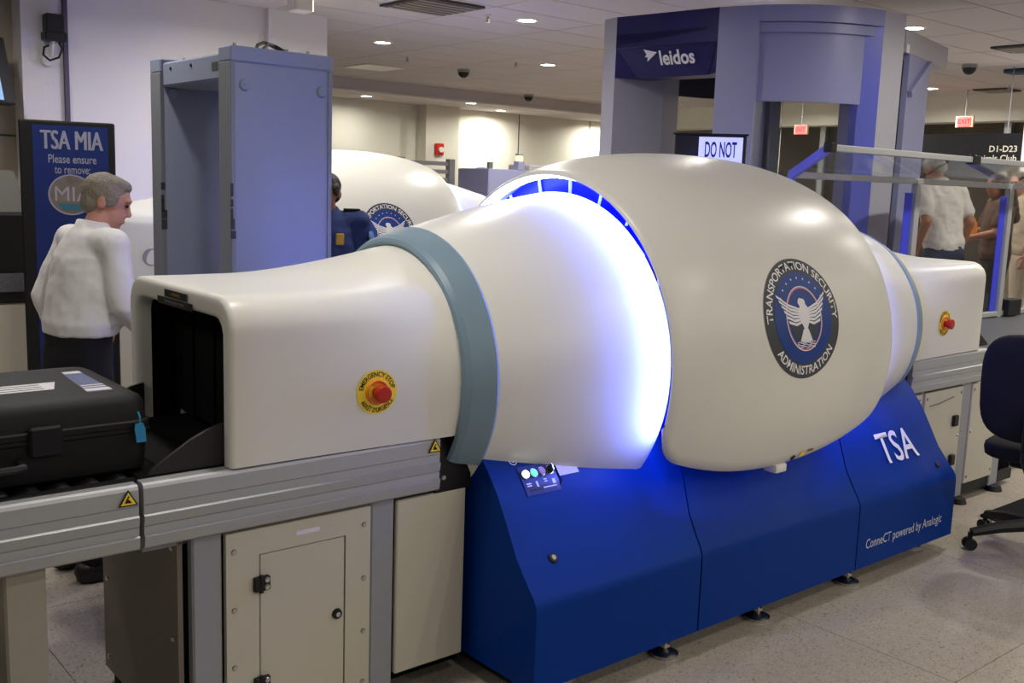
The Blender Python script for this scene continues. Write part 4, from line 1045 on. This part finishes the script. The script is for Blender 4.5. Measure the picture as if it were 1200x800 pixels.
def blob(name, bm, material, parent, voxel=.011, smooth=4, folds=0.0, fsize=.12, label=None):
    bmesh.ops.recalc_face_normals(bm, faces=bm.faces[:])
    me = bpy.data.meshes.new(name); bm.to_mesh(me); bm.free()
    o = bpy.data.objects.new('tmp', me); COL.objects.link(o)
    r = o.modifiers.new('r', 'REMESH'); r.mode = 'VOXEL'; r.voxel_size = voxel
    s = o.modifiers.new('s', 'SMOOTH'); s.factor = .5; s.iterations = smooth
    if folds:
        tx = bpy.data.textures.get('fold_%g' % fsize) or bpy.data.textures.new('fold_%g' % fsize, 'CLOUDS'); tx.noise_scale = fsize; tx.noise_depth = 2
        d = o.modifiers.new('d', 'DISPLACE'); d.texture = tx; d.strength = folds; d.mid_level = .5; d.texture_coords = 'LOCAL'
    dg = bpy.context.evaluated_depsgraph_get(); me2 = bpy.data.meshes.new_from_object(o.evaluated_get(dg)); me2.name = name
    bpy.data.objects.remove(o); bpy.data.meshes.remove(me)
    return from_mesh(name, me2, material, parent, 180, label=label)
def hand(bm, wrist, direction, palm_n, side, curl=.5, s=1.0):
    """palm plus four unequal fingers and a thumb; side=+1: thumb on +across"""
    w0 = Vector(wrist); d = Vector(direction).normalized(); n = Vector(palm_n); n = (n - d * n.dot(d)).normalized(); ac = d.cross(n) * side
    capsule(bm, w0, w0 + d * .03 * s, .024 * s, .026 * s)
    for q in (-.024, -.008, .008, .024): capsule(bm, w0 + d * .03 * s + ac * q * .8 * s, w0 + d * .088 * s + ac * q * s, .0135 * s, .0115 * s, 10)
    for i, (q, L) in enumerate(((.027, .070), (.009, .080), (-.009, .074), (-.026, .058))):
        p = w0 + d * .09 * s + ac * q * 1.08 * s; dirn = d.copy(); ang = 0
        for seg, fr in enumerate((.46, .30, .24)):
            ang += curl * (.45 if seg == 0 else .6); dv = d * math.cos(ang) + n * math.sin(ang); p2 = p + dv * L * fr * s
            capsule(bm, p, p2, (.0088 - .0009 * seg) * s, (.0082 - .0009 * seg) * s, 8); p = p2
    p = w0 + d * .028 * s + ac * .026 * s; dv = (d * .62 + ac * .68 + n * .38).normalized(); p2 = p + dv * .04 * s; capsule(bm, p, p2, .0125 * s, .0105 * s, 8)
    dv = (d * .85 + ac * .3 + n * .45).normalized(); capsule(bm, p2, p2 + dv * .032 * s, .010 * s, .008 * s, 8)

def person(name, label, loc, heading, H=1.75, skinm=skin, hairm=hairk, hair='short', shirt=shirtw, sleeve='long', pants=trouk, head_yaw=0, head_pitch=0, lean=0,
           arms=None, belly=0.0, group=None, folds=.022, tuck=True, hem=.90):
    """local: x right, y forward, z up. arms: {side:(elbow, wrist, handdir)} in local metres for H=1.75"""
    t = thing(name, label, 'person', loc, group, heading, world=False); k = H / 1.75; t.scale = (k, k, k)
    ln = math.tan(math.radians(lean)); C = lambda z: lean and (z - .95) * ln if z > .95 else 0.0
    def P(x, y, z): return (x, y + C(z), z)
    arms = arms or {}
    A = {}
    for sd in (-1, 1):
        sh = Vector(P(sd * .19, 0, 1.43)); e, wv, hdv = arms.get(sd, ((sd * .235, -.02, 1.15), (sd * .24, .06, .92), (0, .25, -1)))
        A[sd] = (sh, Vector(e), Vector(wv), Vector(hdv))
    # continuous body
    bm = bmesh.new()
    torso(bm, [(P(0, 0, .86), .145, .095), (P(0, 0, .96), .160, .105), (P(0, .01 + belly * .4, 1.08), .142, .100 + belly * .6), (P(0, .01, 1.22), .155, .105), (P(0, 0, 1.36), .165, .105), (P(0, -.005, 1.44), .13, .075), (P(0, -.005, 1.47), .07, .055)])
    nb = Vector(P(0, -.005, 1.44)); hc = Vector(P(0, .045, 1.590)); capsule(bm, nb, hc - Vector((0, .02, .05)), .058, .054)
    for sd in (-1, 1):
        sh, e, wv, hdv = A[sd]
        capsule(bm, Vector(P(sd * .12, -.005, 1.42)), sh, .06, .058); capsule(bm, sh, e, .055, .042); capsule(bm, e, wv, .042, .027)
        hand(bm, wv, hdv, (-sd * 1.0, .15, 0), sd * 1.0 if True else 1, .55)
        capsule(bm, (sd * .085, 0, .90), (sd * .10, .015, .50), .088, .055); capsule(bm, (sd * .10, .015, .50), (sd * .10, -.01, .09), .052, .036)
        capsule(bm, (sd * .10, -.02, .045), (sd * .115, .15, .035), .042, .034)
    # head
    RH = Matrix.Rotation(math.radians(head_yaw), 3, 'Z') @ Matrix.Rotation(math.radians(-head_pitch), 3, 'X')
    def Hd(x, y, z): return hc + RH @ Vector((x, y, z))
    ell(bm, Hd(0, -.008, .025), (.074, .095, .090), rot=RH); ell(bm, Hd(0, .028, -.035), (.058, .062, .075), rot=RH); ell(bm, Hd(0, .058, -.082), (.030, .026, .024), rot=RH)
    capsule(bm, Hd(0, .084, .018), Hd(0, .100, -.018), .008, .0115, 8); ell(bm, Hd(0, .082, -.055), (.024, .012, .008), rot=RH)
    ell(bm, Hd(0, .078, .038), (.05, .016, .010), rot=RH)
    for sd in (-1, 1): ell(bm, Hd(sd * .076, -.012, .0), (.010, .020, .032), rot=RH, n=10, mm=8)
    body = blob('body', bm, skinm, t, .0062, 3)
    for sd in (-1, 1):
        bm = bmesh.new(); ell(bm, Hd(sd * .030, .082, .016), (.011, .008, .007), rot=RH, n=10, mm=6); obj('eye', bm, mat('eye_dark', rgb(40, 34, 32), .2), body, 180)
    # hair
    bm = bmesh.new(); ell(bm, Hd(0, -.018, .036), (.079, .097, .088), rot=RH)
    if hair == 'short':
        ell(bm, Hd(0, -.048, -.012), (.070, .056, .060), rot=RH); ell(bm, Hd(0, .020, .086), (.058, .056, .034), rot=RH)
        for sd in (-1, 1): ell(bm, Hd(sd * .070, .006, .025), (.013, .040, .040), rot=RH)
    else:
        ell(bm, Hd(0, -.068, -.03), (.078, .058, .11), rot=RH); capsule(bm, Hd(0, -.09, -.05), Hd(0, -.115, -.33), .085, .06)
        for sd in (-1, 1): capsule(bm, Hd(sd * .072, -.02, .02), Hd(sd * .085, -.03, -.20), .035, .03)
    blob('hair', bm, hairm, t, .006, 4, .008, .03)
    # shirt
    bm = bmesh.new(); hz = hem
    torso(bm, [(P(0, 0, hz), .175, .128), (P(0, .005 + belly * .4, hz + .06), .188, .138 + belly * .7), (P(0, .01 + belly * .4, 1.10), .182, .132 + belly), (P(0, .008, 1.24), .186, .130 + belly * .4), (P(0, -.004, 1.37), .182, .122), (P(0, -.01, 1.455), .135, .086), (P(0, -.006, 1.495), .074, .066), (P(0, -.004, 1.515), .068, .062)])
    for sd in (-1, 1):
        sh, e, wv, hdv = A[sd]
        capsule(bm, Vector(P(sd * .11, -.005, 1.425)), sh, .070, .066); 
        if sleeve == 'long': capsule(bm, sh, e, .064, .054); capsule(bm, e, wv - (wv - e).normalized() * .01, .052, .038)
        else: capsule(bm, sh, sh + (e - sh) * .72, .070, .066)
    shirt_o = blob('shirt', bm, shirt, t, .010, 5, folds, .11)
    if sleeve == 'long' or hair == 'short':
        bm = bmesh.new(); n = 20
        loft(bm, [[P((.066 + dr) * math.cos(2 * PI * q / n), -.004 + (.062 + dr) * math.sin(2 * PI * q / n), z + .012 * -math.sin(2 * PI * q / n)) for q in range(n)] for z, dr in ((1.48, .010), (1.508, .002), (1.512, -.004), (1.48, -.005))], caps=False); obj('collar', bm, shirt, shirt_o, 60)
    # trousers and shoes
    bm = bmesh.new(); torso(bm, [((0, 0, .83), .165, .12), ((0, 0, .90), .172, .124), ((0, 0, .96), .170, .120), ((0, C(1.0), 1.0), .166, .116), ((0, C(1.06) * .9, max(1.06 if hem > 1.01 else 1.02, 1.02)), .168, .120)])
    for sd in (-1, 1): capsule(bm, (sd * .088, 0, .86), (sd * .102, .015, .50), .104, .076); capsule(bm, (sd * .102, .015, .50), (sd * .102, -.008, .11), .074, .060)
    blob('trousers', bm, pants, t, .011, 4, .012, .14)
    for sd in (-1, 1):
        bm = bmesh.new(); capsule(bm, (sd * .10, -.035, .05), (sd * .115, .16, .042), .050, .042); ell(bm, (sd * .108, .06, .014), (.052, .145, .014)); blob('shoe', bm, shoem, t, .008, 2)
    return t
HD = -PI / 2          # heading +x
man = person('person', 'grey-haired man in white long-sleeved shirt and black trousers by the sign', (1.28, 4.28, 0), HD + math.radians(8), 1.705, skin, hairg, 'short', shirtw, 'long', trouk,
             head_yaw=-32, head_pitch=20, lean=9, arms={1: ((.215, .10, 1.18), (.15, .27, .98), (.0, .5, -.85)), -1: ((-.225, -.03, 1.19), (-.185, .02, .96), (0, .25, -1))}, belly=.03, folds=.016, hem=1.045)
officer = person('person', 'officer in royal blue uniform shirt half hidden behind the metal detector', (3.09, 5.45, 0), math.radians(150), 1.75, skind, hairk, 'short', uniblue, 'short', trouk, head_yaw=-25, head_pitch=8)
# officer's shoulder mark, badge and sleeve patch
bm = bmesh.new(); bx(bm, -.105, -.055, .130, .142, 1.29, 1.36, bevel=.006); obj('badge', bm, gold, officer)
bm = bmesh.new(); bx(bm, -.20, -.10, -.03, .03, 1.488, 1.503, bevel=.004); obj('shoulder_mark', bm, trouk, officer)
bm = bmesh.new(); cyl(bm, (-.262, .03, 1.335), (-.276, .034, 1.337), .036, n=20); obj('sleeve_patch', bm, mat('patch_blue', rgb(90, 120, 170), .7, noise=.4, scale=60), officer)
pl = thing('raised_platform', 'low grey dais behind the bench where passengers stand', 'platform', (9.2, 5.0, 0))
bm = bmesh.new(); bx(bm, 7.85, 11.6, 3.95, 6.2, 0, .30, bevel=.01); obj('deck', bm, alud, pl)
p1 = person('person', 'passenger in pale grey T-shirt seen from behind through the acrylic guard', (8.55, 4.42, .30), math.radians(-18), 1.80, skind, hairg, 'short', teem, 'short', denim, head_yaw=8, head_pitch=40, lean=12, hem=.92, folds=.035)
p2 = person('person', 'passenger with long dark brown hair behind the guard, next to the T-shirt man', (9.25, 4.30, .30), math.radians(40), 1.66, skind, hairb, 'long', brownc, 'short', trouk, head_yaw=15, head_pitch=15,
            arms={1: ((.24, .08, 1.16), (.10, .26, 1.12), (-.3, .9, 0)), -1: ((-.25, .08, 1.16), (-.12, .28, 1.10), (.3, .9, 0))})
p3 = person('person', 'passenger in beige top at the right edge behind the guard', (10.0, 4.45, .30), math.radians(60), 1.70, skin, hairb, 'long', beigec, 'short', beigec, head_yaw=20, head_pitch=10)
o = obj('orange_pouch', (lambda b: (prism(b, [(4.36, 1.37), (4.44, 1.36), (4.46, 1.50), (4.42, 1.56), (4.375, 1.48)], 8.985, 9.01), b)[1])(bmesh.new()), orange, None, 30); tag(o, 'small orange pouch held by the long-haired passenger', 'pouch')
# ------------------------------------------------------------------ things on the left wall
t = thing('wall_camera', 'small black camera on white bracket with looped cable on the lavender pier', 'camera', (2.56, 9.0, 2.75))
bm = bmesh.new(); bx(bm, 2.49, 2.63, 8.84, 8.96, 2.75, 2.90, bevel=.01); obj('housing', bm, black, t)
bm = bmesh.new(); bx(bm, 2.475, 2.645, 8.82, 8.96, 2.69, 2.76, bevel=.01); obj('visor', bm, black, t)
bm = bmesh.new(); cyl(bm, (2.55, 8.9, 2.70), (2.55, 8.96, 2.58), .02, n=10); cyl(bm, (2.53, 8.999, 2.55), (2.53, 8.95, 2.55), .06, .05, 16); obj('bracket', bm, trimw, t)
bm = bmesh.new(); tube(bm, [(2.60, 8.93, 2.70), (2.63, 8.92, 2.64), (2.60, 8.92, 2.57), (2.53, 8.92, 2.54), (2.48, 8.92, 2.58), (2.49, 8.92, 2.64), (2.54, 8.95, 2.66)], .009, 8); obj('cable', bm, black, t)
o = obj('conduit', box(2.655, 2.69, 8.965, 9.0, 0.0, 3.2), mat('conduit_grey', rgb(88, 78, 98), .6), None, 0); tag(o, 'thin vertical grey conduit on the lavender pier', 'conduit')
t = thing('wall_monitor', 'black tilted monitor with pale blue screen at the left edge', 'monitor', (2.1, 8.7, 2.4))
MM = Matrix.Translation((1.98, 8.72, 2.41)) @ Matrix.Rotation(math.radians(28), 4, 'Z') @ Matrix.Rotation(math.radians(-12), 4, 'X')
bm = bmesh.new(); bx(bm, -.55, .23, -.04, .05, -.26, .26, bevel=.01); obj('housing', place(bm, MM), black, t)
bm = bmesh.new(); bx(bm, -.53, .11, -.046, -.04, -.235, .235); obj('screen', place(bm, MM), screenc, t)
bm = bmesh.new(); cyl(bm, (2.0, 8.75, 2.42), (2.0, 9.25, 2.55), .035, n=12); bx(bm, 1.9, 2.1, 9.22, 9.25, 2.4, 2.7); obj('bracket', bm, black, t)
bm = bmesh.new(); tube(bm, [(2.05, 8.8, 2.6), (2.0, 9.1, 2.85), (1.95, 9.22, 3.15)], .01, 6); obj('cable', bm, black, t)
t = thing('bag_cabinet', 'dark machine with grey beige lower panel at the left edge behind the sign', 'cabinet', (1.35, 6.75, 0))
bm = bmesh.new(); bx(bm, .9, 1.70, 6.55, 7.1, .30, .88, bevel=.01); obj('lower_panel', bm, cabm, t)
bm = bmesh.new(); bx(bm, .9, 1.72, 6.55, 7.15, .0, .30); obj('plinth', bm, black, t)
bm = bmesh.new(); bx(bm, .9, 1.72, 6.53, 7.15, .88, 1.42, bevel=.02); obj('upper_housing', bm, black, t)
bm = bmesh.new(); prism(bm, [(6.60, 1.42), (7.1, 1.42), (7.1, 1.66), (6.9, 1.66)], .9, 1.72, 'x'); obj('sloped_top', bm, mat('smoky_grey', rgb(84, 82, 78), .6), t)
bm = bmesh.new(); bx(bm, 1.42, 1.66, 6.52, 6.53, .95, 1.06); obj('label_window', bm, mat('label_grey2', rgb(96, 98, 104), .5, noise=.4, scale=60), t)

# ------------------------------------------------------------------ far wall fittings and far equipment
t = thing('fire_alarm', 'small red fire alarm sounder on the far cream pier', 'alarm', (10.89, 15.2, 2.25))
bm = bmesh.new(); bx(bm, 10.80, 10.98, 15.15, 15.22, 2.15, 2.36, bevel=.015); obj('housing', bm, red, t); bm = bmesh.new(); cyl(bm, (10.9, 15.15, 2.25), (10.9, 15.12, 2.25), .05, n=14); obj('strobe', bm, trimw, t)
t = thing('barrier_frame', 'grey metal frame with rails far behind the second scanner', 'barrier', (8.8, 12.6, 0))
for k in range(2):
    bm = bmesh.new(); bx(bm, 8.3 + k * .9, 8.40 + k * .9, 12.55, 12.65, 0, 2.02); obj('post', bm, alud, t)
for z in (1.95, 1.83, 1.71, 1.59):
    bm = bmesh.new(); bx(bm, 8.40, 9.20, 12.58, 12.62, z - .03, z + .03); obj('rail', bm, alud, t)
t = thing('ticket_kiosk', 'pale kiosk with dark rounded top far in the background', 'kiosk', (9.58, 12.2, 0))
bm = bmesh.new(); bx(bm, 9.38, 9.78, 12.0, 12.5, 0, 1.80, bevel=.02); obj('body', bm, trimw, t)
bm = bmesh.new(); ell(bm, (9.53, 12.2, 1.80), (.15, .2, .12)); obj('top', bm, alud, t); bm = bmesh.new(); bx(bm, 9.68, 9.75, 12.2, 12.26, 1.80, 2.0); obj('scanner_head', bm, alud, t)
t = thing('lane_cabinet', 'blue grey lane cabinet with amber beacon on a post, far behind', 'cabinet', (9.3, 11.3, 0))
bm = bmesh.new(); bx(bm, 8.72, 9.45, 11.0, 11.7, 0, 1.88, bevel=.01); obj('body', bm, leib, t)
bm = bmesh.new(); bx(bm, 9.24, 9.35, 11.0, 11.1, 1.88, 2.0); obj('post', bm, leib, t); bm = bmesh.new(); cyl(bm, (9.295, 11.05, 2.0), (9.295, 11.05, 2.07), .05, n=14); obj('beacon', bm, ambl, t)
bm = bmesh.new(); cyl(bm, (9.295, 11.05, 2.07), (9.295, 11.05, 2.10), .055, n=14); obj('beacon_cap', bm, alud, t)
bm = bmesh.new(); bx(bm, 9.46, 9.9, 11.0, 11.5, 0.0, 1.96, bevel=.02); obj('side_box', bm, leim, t)
t = thing('hanging_box', 'white box hanging from ceiling in front of the wall pier, cut by the top edge', 'ceiling box', (4.4, 8.2, 3.08))
bm = bmesh.new(); bx(bm, 4.30, 4.47, 8.13, 8.28, 3.08, 3.19, bevel=.01); obj('housing', bm, trimw, t); bm = bmesh.new(); bx(bm, 4.47, 4.48, 8.14, 8.27, 3.09, 3.18); obj('lit_end', bm, mat('lit_end', (1, .9, .7, 1), .5, emit=(1, .85, .6), estr=2.0), t)
# exit signs, overhead gate sign, white pier at the right edge
def exit_sign(x, y, z, label):
    t = thing('exit_sign', label, 'exit sign', (x, y, z))
    bm = bmesh.new(); bx(bm, x, x + .04, y - .125, y + .125, z - .075, z + .075); obj('housing', bm, exitp, t)
    bm = bmesh.new(); bx(bm, x - .008, x, y - .095, y + .095, z - .065, z + .065); p = obj('face', bm, exitr, t)
    tb = text_bm('EXIT', .09, bold=.02); decal('lettering', tb, mat('exit_ink', rgb(120, 16, 20), .6), planef((x - .008, y, z), (0, -1, 0), (0, 0, 1)), .002, p)
    bm = bmesh.new(); cyl(bm, (x + .02, y, z + .075), (x + .02, y, CEIL), .006, n=8); obj('hanger', bm, alud, t)
exit_sign(14.2, 7.22, 2.76, 'red exit sign hanging at far right above the black gate sign'); exit_sign(14.2, 9.9, 2.70, 'red exit sign seen through the booth window')
t = thing('gate_sign', 'black overhead sign reading D1-D23 and Admirals Club at right', 'sign', (12.0, 5.3, 2.2))
bm = bmesh.new(); bx(bm, 12.0, 12.1, 5.40, 7.02, 2.02, 2.45, bevel=.005); sg = obj('panel', bm, black, t)
fs = planef((12.0, 5.44, 2.27), (0, -1, 0), (0, 0, 1))
for s_, v_, sz in (('D1-D23', 0.0, .10), ('Admirals Club', -.105, .10)):
    tb = text_bm(s_, sz, bold=.015, align='RIGHT'); [setattr(q, 'co', q.co + Vector((0, v_, 0))) for q in tb.verts]; decal('lettering', tb, mat('sign_cream', rgb(210, 205, 190), .5), fs, .004, sg)
for y in (5.6, 6.8):
    bm = bmesh.new(); cyl(bm, (12.05, y, 2.45), (12.05, y, CEIL), .006, n=8); obj('hanger', bm, alud, t)
struct('column_right', box(12.0, 12.5, 4.75, 5.395, 0, CEIL + .01), wallm)
